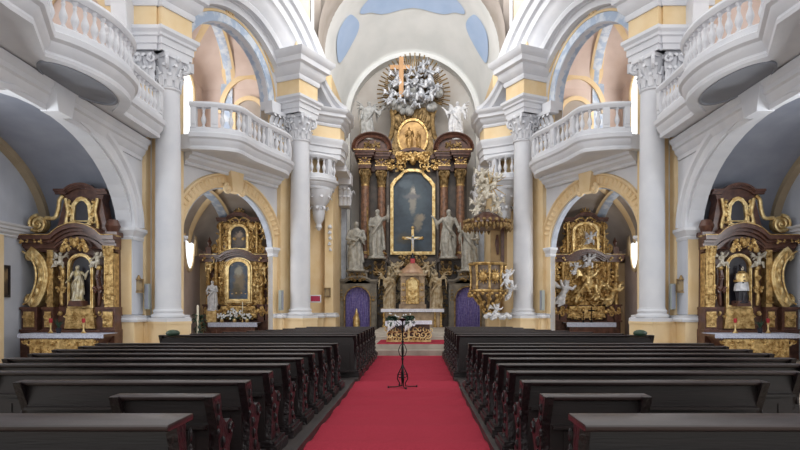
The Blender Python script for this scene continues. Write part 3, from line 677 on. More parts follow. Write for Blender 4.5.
    e1 = [Vector((*p, 0)) for p in e1] + smoothpath([(8.22, 14.1, 0), (7.88, 14.6, 0), (7.62, 15.4, 0), (7.56, 16.2, 0), (7.68, 17.1, 0), (8.0, 17.75, 0), (8.42, 18.3, 0)], 4) + [Vector((8.45, 18.5, 0)), Vector((8.45, 20.95, 0))]
    e1 = e1[::-1]
    Lt = sum((e1[i] - e1[i - 1]).length for i in range(1, len(e1)))
    balcony(side, 'large bow-fronted white balcony with stone balusters over the %s great arch' % side, e1, 8.0, 9.1,
            [(.01, .3), (.175, .3), (.225, .3), (.53, .3), (.66, .4), (.99, .4)], [(9.3, 7.5), (9.3, 20.95)], spacing=.28)
    b = MB(); b.lathe([(1.0, 0), (1.0, .05), (.93, .06), (.92, .02), (0.001, .02)], (0, 0, 0), 40)
    bb = MB(); S0 = S; bb.v = [((8.42 + v[0] * S0 * .62) * S0, 15.95 + v[1] * 1.55, 7.43 - v[2]) for v in b.v]; bb.f = b.f; trim(bb, 'greyoval')
    e2 = smoothpath([tuple(DW(*q)) for q in ((.9, .8), (1.25, 1.4), (1.85, 1.93), (2.3, 1.97), (3.3, 1.68), (4.4, 1.5), (5.5, 1.35), (6.15, 1.1), (6.6, .7))], 4)[::-1]
    e2 = e2[::-1]
    balcony(side, 'white balcony with swelling parapet spanning the %s diagonal bay between the two columns' % side, [Vector((p.x, p.y, 0)) for p in e2][::-1], 8.0, 9.1,
            [(.02, .2), (.14, .25), (.39, .3), (.64, .3), (.87, .25), (.98, .2)], [tuple(DW(.7, -.3))[:2], tuple(DW(6.8, -.3))[:2]], spacing=.3)
    # string course below balcony 2
    b = MB(); b.sweep([tuple(DW(6.5, .1, 7.0)), tuple(DW(1.2, .1, 7.0))], scaled([(-.2, 0)] + CORN[1:-1] + [(-.2, 1)], 1.0, .6)); trim(b, 'white')
    # ---- bay 3, chancel side
    B3a, B3b = (5.77, 28.56), (4.15, 31.0)
    b = MB(); b.prism([B3a, B3b, (5.0, 31.4), (6.6, 29.2)], lambda u, v, a: (u, v, a), 0, 13.5); struct(b, 'wall_' + side + '_chancel_splay', 'yellow')
    b = MB(); b.box(4.0, 4.4, 30.7, 37.5, 0, 13.2); struct(b, 'wall_' + side + '_chancel', 'yellow')
    # slim pilaster nearest the chancel with plinth
    b = MB(); b.box(3.85, 4.25, 30.2, 30.75, 1.4, 8.85); b.box(3.7, 4.4, 30.0, 30.8, 0, 1.2); b.box(4.2, 5.2, 29.3, 30.2, 0, 1.2); trim(b, 'yellow')
    b = MB(); b.sweep([(5.0, 29.1, 1.2), (4.2, 29.3, 1.2), (4.15, 30.0, 1.2), (3.72, 30.0, 1.2), (3.72, 31, 1.2)][::-1], [(-.1, 0), (.06, 0), (.08, .08), (.03, .14), (.05, .2), (-.1, .22)]); trim(b, 'white')
    pth = [(5.1, 29.25), (4.35, 29.75), (3.95, 30.0), (3.55, 30.2), (3.45, 31.0), (3.6, 32.5)][::-1]
    entablature([Vector((p[0], p[1], 0)) for p in pth[::-1]], 'trim', z=(8.85, 9.8, 10.4, 11.2), cs=.8)
    b = MB(); b.prism([(5.1, 29.25), (4.35, 29.75), (3.95, 30.0), (3.6, 30.25), (3.5, 31.0), (3.65, 32.5), (5.0, 32.5)], lambda u, v, a: (u, v, a), 8.9, 11.18); trim(b, 'white')
    # concave volute dropping from cornice of column 2
    P = []
    for i in range(15):
        k = i / 14; P.append((4.75 - 1.2 * k, 28.9 + 1.5 * k, 13.0 - 1.75 * math.sin(k * PI / 2) ** .8))
    b = MB(); b.sweep(P[::-1], [(-.45, -.35), (.35, -.35), (.42, -.2), (.3, -.1), (.5, 0), (.55, .15), (-.45, .15)]); trim(b, 'white')
    P = [(4.9 - 1.15 * i / 14, 29.2 + 1.4 * i / 14, 12.2 - 1.1 * math.sin(i / 14 * PI / 2) ** .8) for i in range(15)]
    b = MB(); b.sweep(P[::-1], [(-.4, -.9), (.2, -.9), (.2, .3), (-.4, .3)]); trim(b, 'white')
    # pilaster with capital on the chancel wall
    b = MB(); b.box(3.72, 4.0, 34.7, 35.0, .38, 7.2); trim(b, 'fresco')
    b = MB(); b.box(3.3, 4.05, 33.3, 34.2, 8.3, 8.9); b.box(3.35, 4.05, 31.5, 34.2, 8.6, 8.9)
    for k in range(3):
        for z in (7.2, 7.6): acanthus(b, (3.45 + k * .22, 33.6, z), -PI / 2, .02, 0, .5, .12, .2)
        acanthus(b, (3.42, 33.6 + k * .2, 7.3), PI, .02, 0, .7, .12, .2)
    b.box(3.5, 4.0, 33.6, 34.9, 7.2, 8.3); trim(b, 'white')
    # little oratory balcony on bay 3
    e3 = smoothpath([(4.95, 28.95, 0), (4.45, 28.85, 0), (3.95, 29.3, 0), (3.75, 29.9, 0), (3.95, 30.4, 0)], 5)
    t = balcony(side, 'small curved white oratory balcony beside the chancel on the %s' % side, e3[::-1], 7.75, 8.85, [(.03, .15), (.5, .22), (.97, .15)], [(4.5, 30.7), (5.3, 29.6)], slabz=.5, spacing=.26)
    b = MB(); b.lathe([(.05, -1.9), (.16, -1.75), (.12, -1.6), (.26, -1.35), (.3, -1.05), (.24, -.85), (.5, -.5), (.64, -.12), (.66, 0)], (4.45, 29.6, 7.25), 20)
    for k in range(8): acanthus(b, (4.45, 29.6, 5.75), k * PI / 4, .14, 0, .7, .12, .28); acanthus(b, (4.45, 29.6, 6.35), k * PI / 4 + .4, .26, 0, .6, .13, .3)
    b.build('bracket', 'white', t)
    if S < 0:
        b = MB()
        for k in range(5): b.ball((4.0, 30.18, 5.6 - k * .28), .1 - .012 * k, 8); b.tube([(4.0, 30.15, 5.7 - k * .28), (3.92 + .16 * (k % 2), 30.15, 5.55 - k * .28)], .04, 5)
        trim(b, 'white')

S = 1
# ---- chancel: triumphal arch, conch, altar wall
RF, ZF, DF = 4.36, 14.3, 31.0
RB, ZB_, DB = 3.95, 12.75, 36.5
def frontarch(a, d, r=RF): return (r * math.cos(a), d, ZF + r * math.sin(a))
b = MB(); b.grid(lambda u, v: frontarch(-.25 + (PI + .5) * u, 28.9 + 2.2 * v), 48, 3); struct(b, 'ceiling_chancel_arch', 'taupe')
b = MB(); n = 48
def conch(u, v):
    a = -.28 + (PI + .56) * u
    r = RF + (RB - RF) * v; z = ZF + (ZB_ - ZF) * v
    bulge = .55 * math.sin(PI * v) * max(0, math.sin(a))
    return ((r + bulge) * math.cos(a), 30.9 + (DB + .12 - 30.9) * v, z + (r + bulge) * math.sin(a))
b.grid(conch, 60, 16); struct(b, 'ceiling_chancel', 'conch', 60)
def conch_panel(fn_uv, n=40):
    """blue painted field: polygon fan in conch parameter space, laid 3 cm below the vault"""
    b = MB(); P = []; cu, cv = fn_uv(0, 0)
    rings = 8
    pts = []
    for k in range(rings + 1):
        for i in range(n):
            u, v = fn_uv(k / rings, 2 * PI * i / n); p = Vector(conch(u, v)); c = Vector((0, p.y, ZB_ + 1)); q = p + (c - p).normalized() * .05; pts.append(q)
    fs = [(k * n + i, k * n + (i + 1) % n, (k + 1) * n + (i + 1) % n, (k + 1) * n + i) for k in range(rings) for i in range(n)]
    b.add(pts, fs); trim(b, 'skyblue', 60)
for sg in (1, -1):
    c = .5 + sg * .258
    conch_panel(lambda r, a, c=c, sg=sg: (c + sg * .068 * r * math.cos(a) * (1 + .12 * math.sin(3 * a)) + sg * .0 , .42 + .2 * r * math.sin(a) * (1 + .1 * math.cos(2 * a))))
conch_panel(lambda r, a: (.5 + .17 * r * math.cos(a) * (1 + .05 * math.cos(6 * a)), .36 + .2 * r * math.sin(a) * (1 + .1 * math.cos(6 * a))))
b = MB(); wall_arch(b, lambda t, z, o: (t, DB + o, z), -5.2, 5.2, 0, 19, -3.7, 3.7, 12.75, 3.7, .6, n=40); struct(b, 'wall_altar', 'conch')
b = MB(); A = arc(0, 12.75, 3.7, 3.7, 0, PI, 48); b.sweep([(x, DB, z) for x, z in A], [(0, -.02), (0, .12), (.08, .14), (.25, .1), (.32, .16), (.36, -.02)], up=(0, -1, 0)); trim(b, 'conch')
b = MB(); b.box(-4.5, 4.5, 37.1, 37.4, 0, 17.5); struct(b, 'wall_altar_niche', 'niche')
# wall above / beside the triumphal arch facing the nave (spandrels)
b = MB()
for sg in (1, -1):
    b.box(min(sg * 4.36, sg * 7), max(sg * 4.36, sg * 7), 29.6, 31.5, 13.2, 18)
struct(b, 'wall_triumphal_arch', 'taupe')
# ---- steps and sanctuary floor
b = MB(); b.box(-9, 9, 21.55, 37, 0, .19); b.box(-9, 9, 21.95, 37, .19, .38); struct(b, 'floor_sanctuary', 'stone')
b = MB(); b.box(-1.75, 1.75, 24.9, 33, .38, .5); b.box(-1.7, 1.7, 25.4, 33, .5, .62); struct(b, 'floor_altar_steps', 'stone')
b = MB(); b.box(-1.2, 1.55, 22.0, 24.8, .38, .392); tag(b.build('carpet', 'carpet', smooth=0, loc=(0, 23, .38)), 'short strip of red carpet on the raised floor under the free-standing altar', 'carpet')
# aisle carpet with slight folds
b = MB()
def cz(y): return .026 + .017 * math.sin(y * 5.2 + .8 * math.sin(y * 1.7)) + .004 * math.sin(y * 11)
ys = [1.0 + .05 * i for i in range(int((21.5 - 1) / .05) + 1)]
b.add([(x, y, cz(y) + .002 * math.sin(x * 7 + y)) for y in ys for x in (-1.13, -.5, 0, .5, 1.13)], [(i * 5 + j, i * 5 + j + 1, (i + 1) * 5 + j + 1, (i + 1) * 5 + j) for i in range(len(ys) - 1) for j in range(4)])
b.add([(x, y, z) for y, z in ((1.0, .001), (21.5, .001)) for x in (-1.13, 1.13)] , [(0, 1, 3, 2)])
tag(b.build('carpet_runner', 'carpet', loc=(0, 11, 0)), 'long red carpet runner down the centre aisle to the altar steps', 'carpet')
# ================================================================== pews
PEW_END = [(0, 0), (-.01, .10), (.03, .3), (.06, .5), (.02, .68), (-.05, .82), (-.10, .92), (-.12, .97), (.10, .97), (.12, .90), (.12, .82), (.16, .74), (.26, .68), (.36, .70), (.42, .68), (.45, .62), (.43, .54), (.36, .46), (.33, .38), (.36, .28), (.44, .20), (.48, .12), (.48, 0)]
def pew(x0, x1, y, z, h, label, group, short=False, desk=False, flat=False):
    """a bench seen from behind; camera side = low y; (x0,x1) with x0 the aisle end, given on the right-hand side"""
    t = thing('pew', label, 'pew', ((x0 + x1) / 2, y, z), group)
    k = h / .97
    b = MB(); b.box(x0 + .03, x1 - .03, y - .0, y + .035, z + .08, z + h - .05)
    nP = max(1, int((x1 - x0) / 1.1))
    for i in range(nP):
        a = x0 + .1 + (x1 - x0 - .2) * i / nP; c = x0 + .1 + (x1 - x0 - .2) * (i + 1) / nP
        b.ring([(a + .04, .14), (c - .04, .14), (c - .04, h - .3), (a + .04, h - .3)], [(a + .09, .19), (c - .09, .19), (c - .09, h - .35), (a + .09, h - .35)], lambda u, v, q: (u, y + q, z + v), -.012, .005)
    b.box(x0 + .04, x1 - .04, y - .07, y, z + h - .27, z + h - .245)
    b.build('back_panel', 'wood', t)
    b = MB(); dep = .34 if desk else .075
    cp = [(-dep + .0, -.045), (-dep - .02, -.03), (-dep - .025, -.01), (-dep - .01, 0), (.055, 0), (.07, -.015), (.06, -.045)]
    e = .04
    b.prism(cp, lambda u, v, q: (q, y + u + .02, z + h + v), x0 - e, x1 + e)
    b.build('top_rail', 'woodcap', t, bevel=.008)
    if not desk:
        b = MB(); b.box(x0 + .03, x1 - .03, y + .05, y + .44, z + .43, z + .465); b.build('seat', 'wood', t)
        b = MB(); b.box(x0 + .05, x1 - .05, y - .3, y - .14, z + .14, z + .17) if not short else b.box(x0 + .05, x1 - .05, y + .1, y + .14, z + .1, z + .42)
        b.build('kneeler', 'wood', t)
    else:
        b = MB(); b.box(x0 + .05, x1 - .05, y - .3, y - .05, z + h - .3, z + h - .28); b.build('book_shelf', 'wood', t)
    for xe in (x0, x1):
        b = MB(); P = [(u * (1 if not desk else .7) + (0 if not desk else -.12), v * k) for u, v in PEW_END]
        b.prism(P, lambda u, v, q: (q, y + u, z + v - .005), xe - .035, xe + .035)
        # carved leaf scroll on the outer face, moulded foot
        for sgn in ((-1, 1)):
            q0 = xe + sgn * .04
            if not desk:
                b.tube([(q0, y + .36 + .0 * a + u, z + .6 * k + v) for a, (u, v) in enumerate(spiral(0, 0, .06, 1.2, 0, 10, .25))], .016, 5)
                for zz in (.15, .27, .4, .52): b.ball((q0, y + .2 + .05 * math.sin(zz * 9), z + zz * k), .022, 6, rz=.05)
            for zz in (.62, .74, .84): b.ball((q0, y + .03, z + zz * k), .015, 6, rz=.045)
        b.box(xe - .11, xe + .11, y - .05, y + .54, z, z + .1)
        b.box(xe - .08, xe + .08, y - .03, y + .52, z + .1, z + .14)
        b.build('end_panel', 'woodcarve', t, label=None)
    return t
ORD = ['first', 'second', 'third', 'fourth', 'fifth', 'sixth', 'seventh', 'eighth', 'ninth', 'tenth']
for S, side in ((1, 'right'), (-1, 'left')):
    GP = 'dark wooden pews %s of the aisle' % side
    rows = [(5.90, 3.5), (6.77, 4.37), (7.64, 4.95), (8.51, 5.35), (9.38, 5.55), (10.25, 5.7), (11.12, 5.75), (11.99, 5.9)]
    b = MB(); b.box(1.13, 2.6, 4.6, 5.5, 0, .09)
    for i, (y, xe) in enumerate(rows): b.box(1.13, xe + .15, y - .42, y + .45, 0, .09); b.box(1.10, 1.16, y - .42, y + .45, 0, .11)
    b.box(1.14, 5.9, 12.44, 13.78, 0, .09); struct(b, 'trim_pew_platform', 'platform')
    pew(1.28, 4.2 if S > 0 else 4.0, 4.02, 0.0, 1.0, 'wide-topped dark desk bench at the bottom %s corner, nearest the camera' % side, 'front desk benches', desk=True)
    pew(1.29 if S > 0 else 1.42, 2.07 if S > 0 else 2.17, 5.03, .09, .90, 'short dark pew %s of the aisle, just behind the wide-topped bench' % side, 'short pews', short=True)
    for i, (y, xe) in enumerate(rows):
        pew(1.27 if S > 0 else 1.40 - .01 * i, xe, y, .09, .91, 'dark pew of the near block, %s of aisle, %s full row from camera' % (side, ORD[i]), GP)
    far = [(14.2, 5.6), (15.05, 5.2), (15.9, 4.7), (16.75, 4.3), (17.6, 4.0), (18.45, 3.7), (19.3, 3.5), (20.15, 3.3)]
    b = MB()
    for y, xe in far: b.box(1.08, xe + .15, y - .42, y + .6, 0, .1)
    struct(b, 'trim_far_pew_platform', 'platform')
    for i, (y, xe) in enumerate(far):
        t = pew(1.18, xe, y, .1, .96, 'dark pew of the far block, %s of aisle, %s row from its near end' % (side, ORD[i]), GP + ', far block')
        if i == 0:
            b = MB(); b.box(1.2, xe, y - .06, y - .01, .1, 1.0)
            for k in range(6):
                a = 1.3 + k * .72; b.ring([(a, .2), (a + .62, .2), (a + .62, .85), (a, .85)], [(a + .05, .25), (a + .57, .25), (a + .57, .8), (a + .05, .8)], lambda u, v, q: (u, y - .06 - q, v), 0, .015)
            b.build('front_board', 'wood', t)
    # cushion-like dark bundle on the end of the far block
    b = MB(); b.ball((5.35, 14.2, 1.1), .16, 12, rz=.08); tag(b.build('cushion', 'leafg', loc=(5.35, 14.2, 1.04)), 'dark green rounded cushion lying on the outer end of the far pew block, %s side' % side, 'cushion')

# ================================================================== aisle stand
S = 1
t = thing('iron_stand', 'black wrought-iron stand with scrolled feet on the red carpet runner', 'stand', (-.06, 12.9, .03))
SX, SY = -.06, 12.9
b = MB(); b.tube([(SX, SY, .12), (SX, SY, 1.42)], .016, 8)
for z in (.45, .62, .98, 1.2): b.ball((SX, SY, z), .03, 8)
b.build('pole', 'iron', t)
for k in range(4):
    a = k * PI / 2 + .25; ca, sa = math.cos(a), math.sin(a); b = MB()
    P = [(0, .52), (.03, .44), (.1, .3), (.11, .2), (.06, .12), (.06, .06), (.14, .045), (.24, .045), (.30, .045), (.31, .07)]
    b.tube([(SX + r * ca, SY + r * sa, z) for r, z in P], .012, 6); b.tube([(SX + (.03 + x) * ca, SY + (.03 + x) * sa, .28 + z) for x, z in spiral(0.03, 0, .07, 1.2, PI / 2, 12, .2)], .009, 5)
    b.ball((SX + .3 * ca, SY + .3 * sa, .042), .022, 8); b.build('leg', 'iron', t)
for k in range(4):
    a = k * PI / 2 + .25; ca, sa = math.cos(a), math.sin(a); b = MB()
    b.tube([(SX + r * ca, SY + r * sa, z) for r, z in ((0, .66), (.06, .7), (.09, .8), (.05, .9), (0, .95))], .009, 6); b.build('scroll', 'iron', t)
b = MB(); b.lathe([(.02, 1.4), (.08, 1.44), (.09, 1.46), (.02, 1.45)], (SX, SY, 0), 14); b.tube([(SX - .12, SY, 1.3), (SX - .13, SY, 1.4), (SX, SY, 1.3), (SX + .13, SY, 1.4), (SX + .12, SY, 1.3)], .008, 5); b.build('drip_pan', 'iron', t)

# ================================================================== people's altar
YA = 23.2
t = thing('altar_table', 'low free-standing altar with gilded openwork front, white cloth over its top', 'altar', (wx(409, YA), YA, .392))
xa0, xa1 = wx(386.5, YA), wx(431, YA)
b = MB(); b.box(xa0, xa1, YA - .3, YA + .35, 1.13, 1.17); b.box(xa0 + .05, xa1 - .05, YA + .0, YA + .3, .392, 1.13); b.build('body', 'redmarble', t)
b = MB(); xm = (xa0 + xa1) / 2; ww = xa1 - xa0
for k in range(4):
    for w in (1, -1):
        b.tube([(xm + w * (.13 + .2 * k + x), YA - .12, .66 + z) for x, z in spiral(0, 0, .17 - .012 * k, 1.3, PI / 2 * (k % 4), 16, .2, w)], [.032 * (1 - .4 * i / 16) for i in range(17)], 6)
        b.tube([(xm + w * (.1 + .2 * k + x), YA - .12, .5 + z) for x, z in spiral(0, 0, .1, 1.0, PI + k, 12, .2, -w)], [.026] * 13, 6)
        b.tube([(xm + w * (.22 + .2 * k + x), YA - .12, .85 + z) for x, z in spiral(0, 0, .1, 1.0, k, 12, .2, w)], [.024] * 13, 6)
b.box(xa0, xa1, YA - .14, YA - .08, .40, .47); b.tube([(xm, YA - .12, .42), (xm, YA - .12, .95)], .04, 8); b.build('gilded_openwork', 'goldbright', t)
b = MB()
cl = []
b.box(xa0 - .03, xa1 + .03, YA - .33, YA + .38, 1.17, 1.185)
nn = 60
b.add([(xa0 - .03 + (ww + .06) * i / nn, YA - .335 - .02 * math.sin(i * 1.1), 1.18 - z) for i in range(nn + 1) for z in (0, (.12 if i > 38 else .17 + .02 * math.sin(i * .9)))], [(2 * i, 2 * i + 1, 2 * i + 3, 2 * i + 2) for i in range(nn)])
tag(b.build('altar_cloth', 'linen', loc=(xm, YA, 1.18)), 'white linen cloth hanging over the edge of the low gilded altar', 'tablecloth')
rnd = random.Random(4)
for j, (px, lb) in enumerate(((391.5, 'left-hand leafy flower arrangement spilling off the low gilded altar'), (408.5, 'leafy flower arrangement at the middle of the low gilded altar, right of its twin'))):
    cx = wx(px, YA - .2); t = thing('flower_arrangement', lb, 'flowers', (cx, YA - .15, 1.185), 'flower arrangements on the low altar')
    b = MB(); b.lathe([(.06, 1.185), (.1, 1.22), (.12, 1.3), (.09, 1.3)], (cx, YA - .15, 0), 14); b.build('bowl', 'dark', t)
    b = MB()
    for k in range(110):
        a = rnd.uniform(0, 6.28); r = rnd.uniform(.04, .24); z = rnd.uniform(-.2, .14)
        p = Vector((cx, YA - .17, 1.24)); q = p + Vector((r * math.cos(a), r * .6 * math.sin(a) - .08, z))
        b.tube([p.lerp(q, .3), q, q + (q - p) * .25 + Vector((0, 0, -.03))], [.02, .05, .008], 5, .45)
    b.build('leaves', 'leafg', t)
    b = MB()
    for k in range(13):
        a = rnd.uniform(0, 6.28); r = rnd.uniform(.22, .3); b.ball((cx + r * math.cos(a), YA - .25 - .1 * rnd.random(), 1.25 + .75 * r * math.sin(a)), .028, 6)
    for k in range(5): b.tube([(cx + .03 * k - .06, YA - .34, 1.2), (cx + .05 * k - .1, YA - .37, 1.0), (cx + .06 * k - .12, YA - .36, .8 + .04 * k)], [.03, .035, .015], 6)
    b.build('blossoms', 'petal', t)

# ================================================================== side altars
def frame_path(w, z0, z1, arch, n=14):
    """closed outline: straight sides and an arched head"""
    return [(-w, z0)] + [(w * math.cos(PI - PI * i / n), z1 + arch * math.sin(PI * i / n)) for i in range(n + 1)] + [(w, z0)]
def scaled_outline(P, d, cx=0, cz=0):
    out = []
    zc = (min(p[1] for p in P) + max(p[1] for p in P)) / 2; hw = max(p[0] for p in P); hh = (max(p[1] for p in P) - min(p[1] for p in P)) / 2
    return [(u * (1 + d / hw), zc + (v - zc) * (1 + d / hh)) for u, v in P]
def curved_cornice(b, fn, x0, x1, z, rise, half, dep, h):
    """cornice running along x with an arched rise of given half width in the middle"""
    P = []
    n = 40
    for i in range(n + 1):
        x = x0 + (x1 - x0) * i / n; k = max(0, 1 - (x / half) ** 2) if abs(x) < half else 0
        P.append((x, z + rise * (k ** .8)))
    pts = [(x, zz) for x, zz in P] + [(x, zz + h) for x, zz in P][::-1]
    for (q0, q1, e0, e1) in ((0, .55, 0, .35), (.35, .75, .3, .6), (.7, 1, .55, 1)):
        for i in range(n):
            a, c = P[i], P[i + 1]
            b.add([fn(a[0], a[1] + h * e0, -dep * q1), fn(c[0], c[1] + h * e0, -dep * q1), fn(c[0], c[1] + h * e1, -dep * q1), fn(a[0], a[1] + h * e1, -dep * q1),
                   fn(a[0], a[1] + h * e0, 0), fn(c[0], c[1] + h * e0, 0), fn(c[0], c[1] + h * e1, 0), fn(a[0], a[1] + h * e1, 0)], [(0, 1, 2, 3), (0, 1, 5, 4), (3, 2, 6, 7), (0, 3, 7, 4), (1, 2, 6, 5)] )
def fluted_col(b, fn, x, z0, z1, r, y=-.1):
    c = fn(x, 0, y)
    b.lathe([(r * 1.4, z0), (r * 1.4, z0 + .08), (r * 1.1, z0 + .14), (r, z0 + .2), (r * .9, z1 - .35), (r * 1.0, z1 - .33), (r * 1.05, z1 - .2), (r * 1.4, z1 - .05), (r * 1.5, z1)], (c[0], c[1], c[2]), 14)

def big_altar(side, person):
    """altar of the great side chapel; local u runs towards the outer wall"""
    Y0 = 20.35; cx = 10.72
    fn = lambda u, v, a=0: (cx + u, Y0 + a, v)
    t = thing('side_altar', 'tall red-brown and gilt altar in the great %s chapel with niche statue' % side, 'altar', (cx, Y0, 0), None)
    b = MB()
    b.box(cx - 1.2, cx + 1.84, Y0 - .35, Y0 + .5, 0, .95)
    b.prism([(-1.17, .95), (1.75, .95), (1.7, 1.7), (-1.15, 1.7)], fn, -.1, .5)
    b.prism([(-1.12, 1.7), (1.45, 1.7), (1.4, 3.75), (-1.1, 3.75)], fn, .1, .5)
    for x0, x1 in ((-1.2, -.78), (.78, 1.1), (1.3, 1.8)): b.box(cx + x0, cx + x1, Y0 - .35, Y0 + .1, .95, 1.62); b.box(cx + x0 - .04, cx + x1 + .04, Y0 - .4, Y0 + .1, 1.62, 1.7); b.box(cx + x0 - .04, cx + x1 + .04, Y0 - .4, Y0 + .1, .9, .98)
    b.build('base', 'redmarble', t)
    b = MB()       # gilt panels on the pedestals
    for x0, x1 in ((-1.15, -.84), (.84, 1.04), (1.38, 1.72)):
        b = MB(); b.prism([(x0, 1.05), (x1, 1.05), (x1, 1.55), (x0, 1.55)], fn, -.39, -.34); arabesque(b, lambda u, v, a, x0=x0, x1=x1: fn((x0 + x1) / 2 + u, 1.3 + v, -.4 + a), x1 - x0, .5, 5, 3, .016); b.build('pedestal_panel', 'gold', t)
    b = MB()
    arabesque(b, lambda u, v, a: fn(u, 1.33 + v, -.15 + a), 1.3, .5, 10, 5, .03); b.prism([(-.5, 1.0), (.5, 1.0), (.42, 1.66), (-.42, 1.66)], fn, -.22, -.1)
    b.build('predella_panel', 'gold', t)
    # inner pilaster
    for (x0, x1, nm) in ((-1.13, -.84, 'pilaster'),):
        b = MB(); b.prism([(x0, 1.7), (x1, 1.7), (x1, 3.45), (x0, 3.45)], fn, -.28, .1)
        b.ring([(x0, 1.8), (x1, 1.8), (x1, 3.3), (x0, 3.3)], [(x0 + .05, 1.85), (x1 - .05, 1.85), (x1 - .05, 3.25), (x0 + .05, 3.25)], fn, -.31, -.26)
        arabesque(b, lambda u, v, a: fn((x0 + x1) / 2 + u, 2.55 + v, -.29 + a), x1 - x0, 1.3, 12, 7, .018)
        for k in range(3): acanthus(b, (cx + x0 + .05 + k * .11, Y0 - .28, 3.35), -PI / 2, .01, 0, .3, .07, .1)
        b.box(cx + x0 - .05, cx + x1 + .05, Y0 - .35, Y0, 3.58, 3.68); b.build(nm, 'gold', t)
    b = MB()      # outer slim pilaster and S-shaped scroll column
    b.prism([(.86, 1.7), (1.06, 1.7), (1.06, 3.6), (.86, 3.6)], fn, -.22, .1); arabesque(b, lambda u, v, a: fn(.96 + u, 2.6 + v, -.23 + a), .2, 1.6, 12, 17, .016); b.build('pilaster', 'gold', t)
    b = MB()
    SP = smoothpath([(1.6, 1.78, 0), (1.4, 1.95, 0), (1.22, 2.4, 0), (1.18, 2.8, 0), (1.27, 3.15, 0), (1.48, 3.4, 0), (1.62, 3.5, 0)], 5)
    b.sweep([fn(p.x, p.y, -.1) for p in SP], [(-.12, -.2), (-.12, .2), (.02, .24), (.19, .2), (.19, -.2)], up=(0, -1, 0))
    for q_ in (-.1, .17): b.tube([fn(p.x + q_, p.y, -.32) for p in SP], .035, 6)
    for p in SP[4:-3:4]: b.ball(fn(p.x + .03, p.y, -.31), .075, 8, rz=.13)
    b.tube([fn(1.6 + x, 1.92 + z, -.2) for x, z in spiral(0, 0, .17, 1.4, PI / 2, 18, .2, -1)], .06, 6); b.tube([fn(1.6 + x, 3.38 + z, -.2) for x, z in spiral(0, 0, .15, 1.4, -PI / 2, 18, .2, 1)], .055, 6)
    b.build('scroll_column', 'goldbright', t)
    # niche
    out = frame_path(.42, 1.72, 3.05, .42)
    b = MB(); b.prism(out, fn, -.04, .12); b.build('niche_ground', 'redmarble', t)
    b = MB(); b.prism(frame_path(.31, 1.8, 3.0, .32), fn, -.06, -.02); b.build('niche_recess', 'dark', t)
    b = MB(); b.ring(scaled_outline(frame_path(.33, 1.76, 3.02, .33), .09), frame_path(.33, 1.76, 3.02, .33), fn, -.18, -.02)
    b.ring(scaled_outline(frame_path(.33, 1.76, 3.02, .33), .05), scaled_outline(frame_path(.33, 1.76, 3.02, .33), .02), fn, -.22, -.02); b.build('niche_frame', 'goldbright', t)
    # drapery side panels
    for w in (1, -1):
        b = MB(); b.tube([fn(w * (.6 + .03 * math.sin(k)), 1.75 + k * .2, -.14) for k in range(8)], [.05, .08, .06, .09, .07, .09, .06, .03], 7); arabesque(b, lambda u, v, a, w=w: fn(w * .6 + u, 2.4 + v, -.2 + a), .22, 1.0, 6, 9, .03)
        b.build('side_ornament', 'gold' if w > 0 else 'redmarble', t)
    # entablature with arched rise
    b = MB(); curved_cornice(b, fn, -1.22, 1.84, 3.66, .38, .8, .5, .38); curved_cornice(b, fn, -1.15, 1.78, 3.5, .3, .75, .3, .18); b.prism([(-1.12, 3.6), (1.5, 3.6), (1.5, 3.98), (-1.12, 3.98)], fn, -.1, .45)
    b.build('entablature', 'redmarble', t)
    b = MB(); curved_cornice(b, fn, -1.24, 1.86, 3.98, .38, .8, .54, .05); b.build('gilt_trim', 'gold', t)
    b = MB(); arabesque(b, lambda u, v, a: fn(u, 3.72 + v, -.5 + a), .75, .42, 12, 21, .035); b.ball(fn(0, 3.75, -.5), .12, 8, rz=.16); arabesque(b, lambda u, v, a: fn(1.4 + u, 3.8 + v, -.5 + a), .7, .12, 6, 22, .02)
    b.build('gilt_cartouche', 'gold', t)
    # attic
    b = MB(); b.prism([(-.85, 4.0), (.95, 4.0), (.8, 4.5), (.62, 5.2), (.7, 5.45), (.35, 5.62), (-.35, 5.62), (-.7, 5.45), (-.62, 5.2), (-.75, 4.5)], fn, .0, .45)
    curved_cornice(b, fn, -.85, .85, 5.38, .2, .5, .25, .16)
    b.lathe([(.001, -.24), (.16, -.2), (.24, 0), (.16, .2), (.001, .24)], fn(-.98, 4.35, .0), 12); b.box(cx - 1.2, cx - .75, Y0 - .2, Y0 + .3, 4.0, 4.15)
    b.build('attic', 'redmarble', t)
    oc = [(-.2, 4.45), (-.24, 4.62), (-.2, 5.0), (-.1, 5.14), (0, 5.18), (.1, 5.14), (.2, 5.0), (.24, 4.62), (.2, 4.45), (0, 4.4)]
    b = MB(); b.prism(oc, fn, -.05, 0); b.build('attic_painting', 'dark', t)
    b = MB(); b.ring(scaled_outline(oc, .13), oc, fn, -.12, .02); arabesque(b, lambda u, v, a: fn(u * 1.0 + (.27 if u > 0 else -.27), 4.8 + v, -.1 + a), .3, .9, 12, 31, .028)
    for w in (1, -1): b.tube([fn(w * (.5 + x), 4.5 + z, -.1) for x, z in ((0, -.4), (.03, -.1), (-.06, .3), (.02, .75))], .055, 6)
    b.build('attic_frame', 'goldbright', t)
    b = MB(); pts = [(.62, 5.35), (.74, 5.2), (.78, 4.9), (.9, 4.62), (1.2, 4.62)]
    b.tube([fn(x, z, -.05) for x, z in smoothpath([(x, z, 0) for x, z in pts], 5) and [(p.x, p.y) for p in smoothpath([(x, z, 0) for x, z in pts], 5)]], .07, 7)
